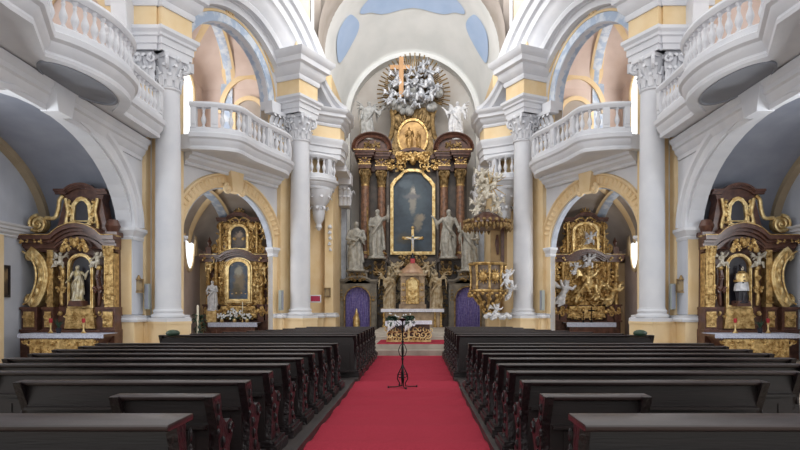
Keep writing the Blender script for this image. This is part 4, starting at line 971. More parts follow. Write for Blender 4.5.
    b.tube([fn(1.4 + x, 4.4 + z, -.15) for x, z in spiral(0, 0, .3, 1.9, PI / 2, 34, .2, -1)], [.06 - .02 * i / 34 for i in range(35)], 7); b.ball(fn(1.4, 4.4, -.15), .05, 8); b.prism([(1.4 + .27 * math.cos(k * PI / 10), 4.4 + .27 * math.sin(k * PI / 10)) for k in range(20)], fn, -.1, .1); b.build('volute', 'goldbright', t)
    # mensa
    xm0, xm1 = cx - 1.3, cx + 1.3
    m_ = thing('altar_mensa', 'marble altar table with gilded carved front in the great %s chapel' % side, 'altar', (cx, Y0 - 1, 0), None)
    b = MB(); b.prism([(xm0 + .25, 0), (xm0 + .2, .1), (xm0 + .38, .4), (xm0 + .1, .8), (xm1 - .1, .8), (xm1 - .38, .4), (xm1 - .2, .1), (xm1 - .25, 0)], lambda u, v, a: (u, Y0 - 1.2 + a, v), .0, .78); b.box(xm0, xm1, Y0 - 1.25, Y0 - .42, .78, .86); b.build('table', 'redmarble', m_)
    b = MB(); arabesque(b, lambda u, v, a: (cx + .05 + u, Y0 - 1.2 + a, .45 + v), 2.2, .5, 22, 41, .03); b.prism([(xm0 + .3, .15), (xm1 - .3, .15), (xm1 - .3, .7), (xm0 + .3, .7)], lambda u, v, a: (u, Y0 - 1.22 + a, v), 0, .05); b.build('carved_front', 'gold', m_)
    b = MB(); b.box(xm0 - .02, xm1 + .02, Y0 - 1.28, Y0 - .4, .86, .875)
    n = 60; b.add([(xm0 - .02 + (xm1 - xm0 + .04) * i / n, Y0 - 1.29 - .006 * math.sin(i * 1.9), .875 - (k * (.13 + .01 * (i % 2)))) for i in range(n + 1) for k in (0, 1)], [(2 * i, 2 * i + 1, 2 * i + 3, 2 * i + 2) for i in range(n)])
    tag(b.build('altar_cloth', 'lace', loc=(cx, Y0 - .8, .87)), 'white lace-edged cloth covering the altar table of the great %s chapel' % side, 'tablecloth')
    # candle vases with red tops, plant
    for k, px in enumerate((-.42, .62)):
        x = cx + px; c = thing('votive_candle', 'red glass candle on a gilt holder, %s one on the %s chapel altar' % (('inner', 'outer')[k], side), 'candle', (x, Y0 - .75, .875))
        b = MB(); b.lathe([(.09, .875), (.05, .92), (.02, 1.0), (.03, 1.12), (.05, 1.2)], (x, Y0 - .75, 0), 12); b.build('holder', 'goldbright', c)
        b = MB(); b.lathe([(.04, 1.2), (.055, 1.27), (.05, 1.34), (.0001, 1.34)], (x, Y0 - .75, 0), 12); b.build('glass', 'redp', c)
    x = cx + .28; c = thing('potted_plant', 'small leafy plant on the altar of the great %s chapel' % side, 'plant', (x, Y0 - .9, .875)); b = MB(); b.lathe([(.06, .875), (.09, 1.05), (.07, 1.05), (.0001, 1.0)], (x, Y0 - .9, 0), 12); b.build('pot', 'dark', c)
    b = MB(); rn = random.Random(2)
    for k in range(16):
        a = rn.uniform(0, 6.3); b.tube([(x, Y0 - .9, 1.0), (x + .08 * math.cos(a), Y0 - .9 + .08 * math.sin(a), 1.2), (x + .16 * math.cos(a), Y0 - .9 + .16 * math.sin(a), 1.22 + rn.uniform(-.1, .15))], [.01, .025, .005], 5, .4)
    b.build('foliage', 'leafg', c)
    # niche statue
    if person == 'saint':
        me = cached('sa1', lambda: saint_mesh('niche_saint', 1.15, 'out', 'goldstat', True, seed=11))
        figure('saint_statue', me, (cx, Y0 - .33, 1.93), 'silvery statue of a bearded robed person in the niche of the %s chapel altar' % side, 'statue')
    else:
        me = cached('sa2', lambda: saint_mesh('niche_priest', 1.2, 'cross', 'dark', False, seed=12))
        o = figure('priest_statue', me, (cx, Y0 - .33, 1.86), 'dark-robed statue with silver surplice and gold cape, %s chapel altar niche' % side, 'statue')
        b = MB(); H = 1.2; b.lathe([(.19 * H, .30 * H), (.185 * H, .36 * H), (.16 * H, .5 * H), (.14 * H, .64 * H)], (cx, Y0 - .33, 1.86), 20, 1, .9, .05, 9); q = b.build('surplice', 'stucco_fig', o, label='silvery white surplice')
        b = MB(); b.lathe([(.2 * H, .54 * H), (.2 * H, .62 * H), (.17 * H, .76 * H), (.07 * H, .83 * H)], (cx, Y0 - .33, 1.86), 20, 1, .85); b.build('cape', 'goldbright', o, label='gilded cape')
        b = MB(); b.box(cx - .05 * H, cx + .05 * H, Y0 - .33 - .06, Y0 - .33 + .06, 1.86 + .96 * H, 1.86 + 1.0 * H); b.build('cap', 'dark', o)
        b = MB(); b.ball((cx, Y0 - .33 - .035, 1.86 + .9 * H), .055, 10, rz=.072); b.build('face', 'creamfig', o)
    b = MB(); b.prism([(-.24, 1.72), (.24, 1.72), (.19, 1.9), (-.19, 1.9)], fn, -.5, -.06); b.build('statue_plinth', 'redmarble', t)
    # side cherubs on brackets
    for w, wh in ((-1, 'nave'), (1, 'outer')):
        me = cached('putto_up', lambda: putto_mesh('cherub', .62, 'creamfig', 3, True, 0))
        figure('cherub', me, (cx + w * .6, Y0 - .25, 2.95), 'pale winged cherub on the %s side of the niche of the great %s altar' % (wh, side), 'statue', rz=-w * .3)
        b = MB(); b.ball(fn(w * .6, 2.98, -.15), .1, 8); b.build('cherub_bracket', 'gold', t)
M['creamfig'] = mat('cream_stucco_group', 'd8d2c4', 'a89e8a', 6, .55, bump=.3)
M['goldstat'] = mat('silvered_wood', 'd8d2be', 'a59468', 6, .4, metal=.4, bump=.3)
for S, side, person in ((-1, 'left', 'saint'), (1, 'right', 'priest')): big_altar(side, person)

def inner_altar(side, kind):
    Y0 = 31.3; cx = 8.72
    fn = lambda u, v, a=0: (cx + u, Y0 + a, v)
    lab = 'gilt and red-brown altar in the smaller left chapel, framed by painted panel' if kind == 'painting' else 'gilt altar crowded with golden figures in the smaller right chapel'
    t = thing('side_altar', lab, 'altar', (cx, Y0, 0))
    b = MB(); b.box(cx - 1.7, cx + 1.7, Y0 - .3, Y0 + .5, 0, 1.0); b.box(cx - 1.55, cx + 1.55, Y0 + .1, Y0 + .5, 1.0, 4.2)
    for w in (1, -1):
        for x0, x1 in ((1.0, 1.32), (1.38, 1.72)):
            a, c = sorted((w * x0, w * x1)); b.box(cx + a, cx + c, Y0 - .35, Y0 + .2, 1.0, 1.75); b.box(cx + a - .04, cx + c + .04, Y0 - .4, Y0 + .2, 1.75, 1.83); b.box(cx + a - .04, cx + c + .04, Y0 - .4, Y0 + .2, .95, 1.03)
    b.build('base', 'redmarble', t)
    for w in (1, -1):
        for x in (1.14, 1.54):
            b = MB(); fluted_col(b, fn, w * x, 1.83, 4.0, .105, -.12)
            sp = [fn(w * x + .12 * math.cos(k * .7), 2.1 + k * .045, -.12 + .12 * math.sin(k * .7)) for k in range(36)]
            b.tube(sp, .03, 5); b.build('column', 'gold', t)
    b = MB(); arabesque(b, lambda u, v, a: fn(u, 1.4 + v, -.35 + a), 3.2, .6, 26, 5, .04)
    if kind == 'painting': arabesque(b, lambda u, v, a: fn(u, 2.9 + v, -.02 + a), 2.5, 2.1, 60, 15, .045)
    else: arabesque(b, lambda u, v, a: fn(u, 2.9 + v, -.02 + a), 2.9, 2.1, 90, 16, .055)
    b.prism([(-.95, 1.15), (.95, 1.15), (.85, 1.75), (-.85, 1.75)], fn, -.3, .1); b.prism([(-1.0, 1.8), (1.0, 1.8), (1.0, 4.0), (-1.0, 4.0)], fn, .02, .12); b.build('gilt_carving', 'gold', t)
    b = MB(); curved_cornice(b, fn, -1.85, 1.85, 3.98, .3, .85, .5, .3); b.prism([(-1.5, 4.0), (1.5, 4.0), (1.5, 4.3), (-1.5, 4.3)], fn, -.05, .45)
    for w in (1, -1): a, c = sorted((w * 1.0, w * 1.75)); b.box(cx + a, cx + c, Y0 - .4, Y0 + .2, 3.95, 4.25); b.box(cx + a - .06, cx + c + .06, Y0 - .52, Y0 + .2, 4.2, 4.32)
    b.build('entablature', 'redmarble', t)
    b = MB(); curved_cornice(b, fn, -1.86, 1.86, 4.28, .3, .85, .54, .05)
    b.build('gilt_trim', 'goldbright', t)
    for w in (1, -1): b = MB(); arabesque(b, lambda u, v, a: fn(w * 1.4 + u, 4.12 + v, -.5 + a), .6, .16, 4, 19, .025); b.build('gilt_carving', 'goldbright', t)
    # attic
    b = MB(); b.prism([(-1.15, 4.3), (1.15, 4.3), (.98, 5.0), (.95, 6.1), (-.95, 6.1), (-.98, 5.0)], fn, .0, .4); curved_cornice(b, fn, -1.1, 1.1, 6.0, .28, .6, .3, .18)
    for w in (1, -1): a, c = sorted((w * 1.35, w * 1.62)); b.box(cx + a, cx + c, Y0 - .3, Y0 + .1, 4.32, 4.7); b.lathe([(.1, 4.7), (.05, 4.8), (.12, 4.95), (.05, 5.1), (.0001, 5.25)], fn(w * 1.48, 0, -.1), 10)
    b.build('attic', 'redmarble', t)
    b = MB(); arabesque(b, lambda u, v, a: fn(u, 5.2 + v, -.04 + a), 2.0, 1.6, 46, 25, .04); b.prism([(-.72, 4.5), (.72, 4.5), (.72, 5.95), (-.72, 5.95)], fn, -.06, 0)
    for w in (1, -1):
        b.tube([fn(w * (1.15 + x), 4.62 + z, -.1) for x, z in spiral(0, 0, .22, 1.6, PI / 2, 20, .15, -w)], .06, 6); b.tube([fn(w * .92, 4.4 + k * .25, -.15) for k in range(7)], [.09, .06, .08, .06, .06, .05, .1], 7)
    for k in range(7): b.tube([fn(0, 6.35, -.1), fn(.3 * math.cos(PI * k / 6), 6.4 + .3 * math.sin(PI * k / 6), -.1)], [.05, .03], 5)
    b.build('attic_carving', 'gold', t)
    if kind == 'painting':
        o = frame_path(.48, 2.1, 3.6, .38); b = MB(); b.prism(o, fn, -.14, .05); b.build('painting', 'alt_paint', t)
        b = MB(); b.ring(scaled_outline(o, .13), o, fn, -.24, .0); b.ring(scaled_outline(o, .2), scaled_outline(o, .16), fn, -.2, .0); b.build('painting_frame', 'goldbright', t)
        o = frame_path(.38, 4.65, 5.4, .35); b = MB(); b.prism(o, fn, -.12, .0); b.build('attic_painting', 'alt_paint2', t)
        b = MB(); b.ring(scaled_outline(o, .12), o, fn, -.2, .0); b.build('attic_frame', 'goldbright', t)
    else:
        o = frame_path(.55, 4.55, 5.45, .4); b = MB(); b.ring(scaled_outline(o, .12), o, fn, -.2, .0)
        for k in range(20): a = k * PI / 10; b.tube([fn(.0 + .1 * math.cos(a), 5.2 + .1 * math.sin(a), -.1), fn(.5 * math.cos(a), 5.2 + .6 * math.sin(a), -.1)], [.03, .008], 5)
        b.build('attic_frame', 'goldbright', t)
    m_ = thing('altar_mensa', 'red-brown altar table in the smaller %s chapel' % side, 'altar', (cx, Y0 - 1, 0))
    b = MB(); b.box(cx - 1.05, cx + 1.05, Y0 - 1.1, Y0 - .35, 0, .84); b.box(cx - 1.2, cx + 1.2, Y0 - 1.15, Y0 - .35, .84, .92)
    b.ring([(-.9, .1), (.9, .1), (.9, .72), (-.9, .72)], [(-.8, .2), (.8, .2), (.8, .62), (-.8, .62)], lambda u, v, a: (cx + u, Y0 - 1.1 + a, v), -.03, 0); b.build('table', 'redmarble', m_)
    b = MB(); sh = -.15 if kind == 'painting' else .25
    b.box(cx - 1.2, cx + 1.2, Y0 - 1.17, Y0 - .35, .92, .94); n = 50; b.add([(cx - 1.2 + 2.4 * i / n, Y0 - 1.18 - .006 * math.sin(i * 1.9), .94 - k * (.2 + .02 * (i % 2))) for i in range(n + 1) for k in (0, 1)], [(2 * i, 2 * i + 1, 2 * i + 3, 2 * i + 2) for i in range(n)])
    tag(b.build('altar_cloth', 'lace', loc=(cx, Y0 - .8, .93)), 'white lace cloth on the altar table of the smaller %s chapel' % side, 'tablecloth')
    # figures
    if kind == 'painting':
        figure('madonna_statue', cached('mad', lambda: saint_mesh('madonna', 1.5, 'cross', 'stucco_fig', False, seed=21)), (cx + 1.15, Y0 - .65, 1.55), 'white crowned statue at the left side of the smaller left chapel altar', 'statue')
        b = MB(); b.box(cx + .9, cx + 1.4, Y0 - .85, Y0 - .4, .95, 1.55); b.build('statue_console', 'goldbright', t)
        for k, (x, z) in enumerate(((-1.35, 3.2), (-1.0, 2.3), (1.35, 3.4), (-1.45, 5.0))):
            figure('cherub', cached('putto_g', lambda: putto_mesh('cherub', .75, 'goldbright', 5, True, 0)), (cx + x, Y0 - .3, z), 'gilded cherub %s on the smaller left chapel altar' % ('high on the right column', 'low beside the right columns', 'at the top of the left columns', 'seated on the upper right ledge')[k], 'statue', rz=.3 * (-1) ** k)
        # flowers and candle
        rn = random.Random(8)
        for k, (x, R) in enumerate(((0.0, .34), (.62, .18), (-.62, .18))):
            f = thing('flower_arrangement', 'bouquet of white blossoms %s the smaller left chapel altar' % ('at the centre of', 'at the left end of', 'at the right end of')[k], 'flowers', (cx + x, Y0 - .85, .94))
            b = MB(); b.lathe([(.07, .94), (.1, 1.0), (.08, 1.12), (.0001, 1.12)], (cx + x, Y0 - .85, 0), 12); b.build('vase', 'goldbright', f)
            b = MB(); b2 = MB()
            for j in range(int(90 * R)):
                a = rn.uniform(0, 6.3); r = R * rn.random() ** .5; p = (cx + x + r * math.cos(a) * 1.2, Y0 - .88 - .1 * rn.random(), 1.15 + R * .6 + r * .8 * math.sin(a)); b.ball(p, .05, 6)
            for j in range(24):
                a = rn.uniform(0, 6.3); r = R * 1.25; b2.tube([(cx + x, Y0 - .85, 1.1), (cx + x + r * math.cos(a), Y0 - .85, 1.15 + R * .5 + r * .7 * math.sin(a))], [.015, .02], 5)
            b.build('blossoms', 'petal', f); b2.build('leaves', 'leafg', f)
        c = thing('altar_candle', 'tall ivory candle on the smaller left chapel altar', 'candle', (cx - .35, Y0 - .7, .94)); b = MB(); b.lathe([(.08, .94), (.03, 1.0), (.02, 1.15), (.05, 1.2)], (cx - .35, Y0 - .7, 0), 10); b.build('candlestick', 'goldbright', c); b = MB(); b.lathe([(.025, 1.2), (.025, 1.95), (.0001, 1.98)], (cx - .35, Y0 - .7, 0), 10); b.build('candle_shaft', 'wax', c)
    else:
        for k, (x, z, h, ps, mt, lb) in enumerate(((-1.2, 1.75, 1.9, 1, 'stucco_fig', 'large white angel kneeling at the left of'), (1.25, 1.75, 1.7, 1, 'goldbright', 'gilded angel at the far right of'), (.0, 2.3, 1.9, 0, 'goldbright', 'big gilded robed figure in the centre of'), (.1, 3.6, 1.1, 0, 'stucco_fig', 'white figure above the centre of'), (-.6, 3.3, .9, 1, 'stucco_fig', 'white winged cherub at the upper left of'), (.15, 4.75, 1.0, 0, 'stucco_fig', 'white and gold figure in the attic of'), (.55, 2.05, 1.5, 1, 'goldbright', 'gilded kneeling figure right of centre on'), (-.45, 1.95, 1.2, 2, 'goldbright', 'gilded kneeling figure left of centre on'))):
            figure('angel_figure', cached('pt%d%s' % (ps, mt), lambda: putto_mesh('angel', 1.0, mt, 6 + ps, True, ps)), (cx + x, Y0 - .42 - .05 * (k % 3), z), lb + ' the smaller right chapel altar', 'statue', rz=.3 * (-1) ** k, sc=h * .8)
        for k, x in enumerate((.1, -.3)):
            c = thing('altar_crucifix' if k == 0 else 'candlestick', 'dark crucifix standing on the smaller right chapel altar table' if k == 0 else 'slim dark candlestick left of the crucifix on the smaller right altar', 'crucifix' if k == 0 else 'candlestick', (cx + x, Y0 - .8, .94))
            b = MB(); b.lathe([(.1, .94), (.04, 1.0), (.02, 1.1), (.02, 1.7 - .3 * k)], (cx + x, Y0 - .8, 0), 10); b.build('stem', 'iron', c)
            b = MB(); b.box(cx + x - .15 * (1 - k * .7), cx + x + .15 * (1 - k * .7), Y0 - .82, Y0 - .78, 1.5 - .1 * k, 1.56 - .1 * k); b.build('crossbar' if k == 0 else 'drip_pan', 'iron', c)
M['alt_paint'] = paint('altar_painting', '3c4a5c', [(.05, 3.0, .35, .8, '7c6c52'), (0, 3.5, .25, .3, '9a988a'), (-.1, 2.5, .3, .4, '5a5038')])
M['alt_paint2'] = paint('attic_painting', '242026', [(.0, 5.1, .35, .5, '6b5e52'), (0.03, 5.35, .2, .2, 'a08c78')])
for S, side, kind in ((-1, 'left', 'painting'), (1, 'right', 'relief')): inner_altar(side, kind)
# ================================================================== high altar
S = 1
def hx(px, d=35.4): return wx(px, d)
DA = 35.4
M['sandfig'] = mat('cream_gilt_figures', 'bcae94', '957f5a', 4, .5, metal=.1, bump=.3)
M['canvas'] = paint('altar_canvas', '36434f', [(.05, 7.4, .9, 1.3, '4c5a64'), (0, 7.4, .26, .95, '8f8c84'), (.05, 7.95, .16, .22, 'b0aaa0'), (-.02, 7.6, .6, .2, '75767a'), (.3, 6.1, .3, .6, '7b7568'), (.45, 6.4, .3, .25, '8a8070'), (-.5, 5.2, .5, .4, '4b4a44'), (-.4, 8.3, .5, .3, '56646f')], .18)
ha = thing('high_altar', 'towering brown marble and gilt high altar filling the end wall', 'altar', (0, DA, .4))
def hb(name, m, fn_, label=None, bevel=0):
    b = MB(); fn_(b); return b.build(name, m, ha, label=label, bevel=bevel)
def base_(b):
    for w in (1, -1):
        for (x0, x1, y0, z0, z1) in ((1.35, 2.95, DA - .35, .4, 3.1), (1.25, 3.05, DA - .45, 3.1, 3.25), (1.45, 2.25, DA - .7, 3.25, 4.2), (1.38, 2.32, DA - .8, 4.2, 4.42), (2.25, 3.05, DA - .4, 3.25, 4.25), (2.2, 3.1, DA - .5, 4.25, 4.42)):
            a, c = sorted((w * x0, w * x1)); b.box(a, c, y0, DA + .6, z0, z1)
        # console swelling under the inner statue
        P = [(-.5, 3.1), (-.62, 3.35), (-.95, 3.7), (-1.1, 4.1), (-1.0, 4.3), (-.3, 4.3), (-.3, 3.1)]
        b.prism(P, lambda u, v, a: (a, DA + u, v), w * 1.55, w * 2.15)
    b.box(-1.4, 1.4, DA - .1, DA + .6, .4, 4.5); b.box(-1.45, 1.45, DA - .25, DA + .6, 4.15, 4.42)
hb('base', 'darkmarble', base_)
def backwall_(b):
    b.box(-3.1, 3.1, DA + .25, DA + .7, 4.4, 10.2)
    for w in (1, -1): a, c = sorted((w * 1.36, w * 1.5)); b.box(a, c, DA - .1, DA + .3, 4.42, 9.6)
hb('back_panel', 'darkmarble', backwall_)
for w in (1, -1):
    for x, yy in ((1.78, DA - .1), (2.68, DA - .5)):
        b = MB(); b.lathe([(.34, 4.42), (.34, 4.55), (.3, 4.6), (.32, 4.68), (.25, 4.75), (.24, 4.8), (.25, 6.2), (.21, 8.6)], (w * x, yy, 0), 24); c = b.build('column', 'colmarble', ha)
        b = MB(); capital(b, (w * x, yy, 8.55), .2, .9, PI / 4 if False else 0); b.build('capital', 'goldold', c)
        b = MB(); b.lathe([(.33, 4.68), (.33, 4.72), (.27, 4.76), (.26, 4.8)], (w * x, yy, 0), 24); b.lathe([(.235, 8.5), (.235, 8.58)], (w * x, yy, 0), 20); b.build('gilt_collar', 'gold', c)
# entablature: ressauts
def entab_(b):
    for w in (1, -1):
        for x, yy in ((1.78, DA - .1), (2.68, DA - .5)):
            for (e, z0, z1) in ((.34, 9.45, 9.7), (.30, 9.7, 10.05), (.42, 10.05, 10.15), (.52, 10.15, 10.3), (.58, 10.3, 10.42)):
                b.box(w * x - e, w * x + e, yy - e, DA + .6, z0, z1)
    for (e, z0, z1) in ((0, 9.45, 10.05), (.12, 10.05, 10.25), (.2, 10.25, 10.42)):
        for w in (1, -1): a, c = sorted((w * 1.1, w * (3.1 + e))); b.box(a, c, DA - e, DA + .7, z0, z1)
    curved_cornice(b, lambda u, v, a=0: (u, DA + .1 + a, v), -1.6, 1.6, 9.9, .45, 1.0, .4, .4)
hb('entablature', 'redmarble', entab_)
def entab_g(b):
    for w in (1, -1):
        for x, yy in ((1.78, DA - .1), (2.68, DA - .5)):
            b.box(w * x - .6, w * x + .6, yy - .6, yy + .3, 10.4, 10.46); b.box(w * x - .35, w * x + .35, yy - .35, yy, 9.66, 9.72)
            arabesque(b, lambda u, v, a: (w * x + u, yy - .32 + a, 9.88 + v), .55, .28, 5, 8, .03)
        arabesque(b, lambda u, v, a: (w * 1.35 + u, DA - .15 + a, 9.9 + v), .6, .9, 12, 28, .045)
    arabesque(b, lambda u, v, a: (u, DA - .35 + a, 9.95 + v), 2.0, .9, 26, 18, .06); b.ball((0, DA - .35, 10.0), .2, 10, rz=.28)
hb('gilt_cartouche', 'gold', entab_g)
for w in (1, -1):
    def ped_(b):
        P = []
        for i in range(17):
            a = PI * .5 - (PI * .62) * i / 16 if True else 0
            P.append((w * (2.28 + .85 * math.cos(PI * (1 - i / 16))), DA - .45, 10.5 + .68 * math.sin(PI * (i / 16)) ** .8))
        b.sweep(P, [(0, -.35), (0, .3), (.1, .34), (.16, .26), (.26, .42), (.3, .42), (.3, -.35)], up=(0, -1, 0))
        b.prism([(p[0], p[2]) for p in P], lambda u, v, a: (u, a, v), DA - .6, DA + .4)
        b.box(w * 2.28 - .95, w * 2.28 + .95, DA - .75, DA + .4, 10.42, 10.55)
    pd = hb('pediment', 'redmarble', ped_)
    b = MB(); arabesque(b, lambda u, v, a: (w * 2.28 + u, DA - .62 + a, 10.85 + v), 1.0, .5, 8, 38, .04); b.build('gilt_ornament', 'goldold', pd)
def attic_(b):
    P = [(-1.35, 10.3), (-1.15, 11.2), (-1.05, 12.0), (-1.3, 12.6), (-1.2, 12.9), (-.7, 13.1), (.7, 13.1), (1.2, 12.9), (1.3, 12.6), (1.05, 12.0), (1.15, 11.2), (1.35, 10.3)]
    b.prism(P, lambda u, v, a: (u, a, v), DA, DA + .5)
    for w in (1, -1):
        SP = smoothpath([(w * 1.2, 12.9, 0), (w * 1.12, 12.3, 0), (w * 1.2, 11.6, 0), (w * 1.45, 11.0, 0), (w * 1.75, 10.75, 0)], 5)
        b.tube([(p.x, DA - .1, p.y) for p in SP], .13, 8); b.tube([(w * (1.72 + x), DA - .15, 10.85 + z) for x, z in spiral(0, 0, .24, 1.4, -PI / 2, 18, .2, w)], .08, 6)
        b.tube([(w * (1.12 + x), DA - .15, 12.85 + z) for x, z in spiral(0, 0, .2, 1.4, PI / 2, 18, .2, -w)], .08, 6)
    for k in range(11):
        a = PI * (.12 + .76 * k / 10); b.tube([(.9 * math.cos(a), DA - .05, 11.45 + 1.05 * math.sin(a)), (1.15 * math.cos(a), DA - .1, 11.45 + 1.6 * math.sin(a))], [.09, .05], 6)
hb('attic', 'goldold', attic_)
el = [(.78 * math.cos(k * PI / 20), 11.33 + .95 * math.sin(k * PI / 20)) for k in range(40)]; el2 = [(.88 * math.cos(k * PI / 20), 11.33 + 1.09 * math.sin(k * PI / 20)) for k in range(40)]
el3 = [(.68 * math.cos(k * PI / 20), 11.4 + .85 * math.sin(k * PI / 20)) for k in range(40)]
b = MB(); b.prism(el, lambda u, v, a: (u, a, v), DA - .12, DA); md = b.build('medallion', 'sandgold', ha) if 'sandgold' in M else None
M['sandgold'] = mat('pale_gold_relief', 'b8935c', '84653a', 3, .45, metal=.4, bump=.5, bscale=8)
if md is None: md = b.build('medallion', 'sandgold', ha)
b = MB(); b.ring(el2, el, lambda u, v, a: (u, a, v), DA - .22, DA); b.build('medallion_frame', 'gold', md)
rf = cached('relf', lambda: saint_mesh('relief_figure', 1.25, 'blessing', 'sandgold', True, seed=66, width=1.15)); figpart('relief_figure', rf, md, (-.2, DA - .1, 10.72)); figpart('relief_figure', rf, md, (.3, DA - .1, 10.75), -.6, .8)
# painting
PO = [(-1.1, 4.85), (-1.1, 8.55), (-.9, 8.85), (-.62, 9.1), (-.5, 9.3), (-.2, 9.38), (.2, 9.38), (.5, 9.3), (.62, 9.1), (.9, 8.85), (1.1, 8.55), (1.1, 4.85)]
b = MB(); b.prism(PO, lambda u, v, a: (u, a, v), DA - .05, DA + .25); cv = b.build('painting', 'canvas', ha, label='dark blue-grey painted canvas with pale figure'); 
b = MB(); b.ring(scaled_outline(PO, .17), PO, lambda u, v, a: (u, a, v), DA - .2, DA + .2); b.ring(scaled_outline(PO, .1), scaled_outline(PO, .02), lambda u, v, a: (u, a, v), DA - .24, DA + .0); b.build('painting_frame', 'goldbright', ha)
# side gates with violet curtains
for w, side in ((-1, 'left'), (1, 'right')):
    g = thing('altar_gate', 'brown marble doorway with rounded head left of the high altar table, gilt cartouche on top' if w < 0 else 'brown marble doorway with rounded head beside the pulpit, gilt cartouche on top', 'doorway', (w * 3.1, 34.2, .38))
    gx = w * 3.04; Yg = 34.2
    b = MB(); wall_arch(b, lambda t, z, o: (gx + t, Yg + o, z), -1.05, 1.05, .38, 3.25, -.68, .68, 2.1, .7, .35)
    b.add([(gx - 1.05, Yg, .38), (gx - 1.05, Yg + .35, .38), (gx - 1.05, Yg + .35, 3.25), (gx - 1.05, Yg, 3.25), (gx + 1.05, Yg, .38), (gx + 1.05, Yg + .35, .38), (gx + 1.05, Yg + .35, 3.25), (gx + 1.05, Yg, 3.25)], [(0, 1, 2, 3), (4, 5, 6, 7)])
    for q in (-.95, .8): b.box(gx + q, gx + q + .16, Yg - .08, Yg, .38, 2.9)
    b.build('door_surround', 'greymarble', g)
    b = MB(); curved_cornice(b, lambda u, v, a=0: (gx + u, Yg + .1 + a, v), -1.15, 1.15, 3.0, .22, .75, .3, .22); b.box(gx - .55, gx + .55, Yg - .1, Yg + .5, 3.2, 3.68); b.box(gx - .62, gx + .62, Yg - .18, Yg + .5, 3.62, 3.72); b.box(gx - 1.1, gx + 1.1, Yg, Yg + .4, 3.0, 3.25); b.build('cornice', 'greymarble', g)
    b = MB(); arabesque(b, lambda u, v, a: (gx + u, Yg - .12 + a, 3.4 + v), .8, .42, 12, 48, .035); b.ball((gx, Yg - .12, 3.4), .1, 8, rz=.14); b.build('gilt_cartouche', 'goldold', g)
    for q_, s_ in ((-.87, 49), (.88, 50)): b = MB(); arabesque(b, lambda u, v, a: (gx + q_ + u, Yg - .1 + a, 2.3 + v), .16, .8, 6, s_, .02); b.build('gilt_carving', 'goldold', g)
    b = MB(); b.sweep([(gx + x, Yg, z) for x, z in [(.68, .4)] + arc(0, 2.1, .68, .7, 0, PI, 20) + [(-.68, .4)]], [(0, -.02), (0, .05), (.07, .05), (.07, -.02)], up=(0, -1, 0)); b.build('arch_moulding', 'goldold', g)
    b = MB(); n = 70; P = []
    for i in range(n + 1):
        x = -.7 + 1.4 * i / n; zt = 2.1 + .72 * max(0, 1 - (x / .71) ** 2) ** .5
        for k in range(9): P.append((gx + x, Yg + .22 + .045 * math.sin(i * 1.25 + .5 * math.sin(k * .7)) * (.5 + k / 12), zt + (.4 - zt) * k / 8))
    b.add(P, [(i * 9 + k, i * 9 + k + 1, (i + 1) * 9 + k + 1, (i + 1) * 9 + k) for i in range(n) for k in range(8)])
    tag(b.build('curtain', 'purple', loc=(gx, Yg + .22, .4), smooth=80), 'pleated violet curtain hanging in the doorway %s' % ('left of the high altar' if w < 0 else 'beside the pulpit, right of the high altar'), 'curtain')
S = 1
b = MB(); cx_, cy_ = hx(356.5, 33.9), 33.9
for k in range(7): b.tube([(cx_ + .12 * math.sin(k), cy_, .4 + .13 * k), (cx_ + .1 * math.cos(k * 2), cy_ - .08, .5 + .14 * k)], [.1, .06], 6)
b.lathe([(.3, .38), (.28, .5), (.18, .62), (.2, .9), (.1, 1.3), (.03, 1.6), (.0001, 1.62)], (cx_, cy_, 0), 14)
tag(b.build('gilded_ornament', 'goldbright', loc=(cx_, cy_, .38)), 'small gilded carved ornament in front of the left violet curtain', 'ornament')

# high altar mensa, tabernacle
YM = 33.3
t = thing('altar_mensa', 'white-topped stone altar table at the foot of the high altar', 'altar', (0, YM, .62))
b = MB(); b.box(-1.45, 1.45, YM - .2, YM + .6, .62, 1.5); b.box(-1.65, 1.65, YM - .35, YM + 1.6, 1.5, 1.58); b.ring([(-1.1, .75), (1.1, .75), (1.1, 1.4), (-1.1, 1.4)], [(-1.0, .83), (1.0, .83), (1.0, 1.32), (-1.0, 1.32)], lambda u, v, a: (u, YM - .2 + a, v), -.03, 0); b.build('table', 'sandstone', t)
for x in (-1.52, -1.2, 1.2, 1.52):
    b = MB(); b.lathe([(.1, .62), (.1, .7), (.06, .75), (.07, 1.0), (.055, 1.38), (.1, 1.5)], (x, YM - .25, 0), 12); b.build('colonnette', 'gold', t)
b = MB(); b.box(-1.68, 1.68, YM - .38, YM + .5, 1.58, 1.6); n = 60; b.add([(-1.68 + 3.36 * i / n, YM - .39 - .008 * math.sin(i * 1.7), 1.6 - k * (.16 + .015 * (i % 2))) for i in range(n + 1) for k in (0, 1)], [(2 * i, 2 * i + 1, 2 * i + 3, 2 * i + 2) for i in range(n)])
tag(b.build('altar_cloth', 'linen', loc=(0, YM, 1.59)), 'white linen cloth on the altar table of the high altar', 'tablecloth')
b = MB(); b.box(-1.4, -.2, 28.9, 29.0, .62, .63)
YT = 34.25
t = thing('tabernacle', 'domed marble tabernacle with gilded door above the high altar table', 'tabernacle', (0, YT, 1.6))
b = MB(); b.box(-.75, .75, YT - .1, YT + .6, 1.6, 1.85)
for w in (1, -1):
    a, c = sorted((w * .36, w * .66)); b.box(a, c, YT - .15, YT + .5, 1.85, 3.45)
    a, c = sorted((w * .95, w * 1.3)); b.box(a, c, YT, YT + .5, 1.6, 2.9); b.box(a - .04, c + .04, YT - .04, YT + .5, 2.9, 3.0)
b.box(-.4, .4, YT, YT + .5, 1.85, 3.45); b.box(-.76, .76, YT - .25, YT + .5, 3.42, 3.54); b.build('body', 'sandstone', t)
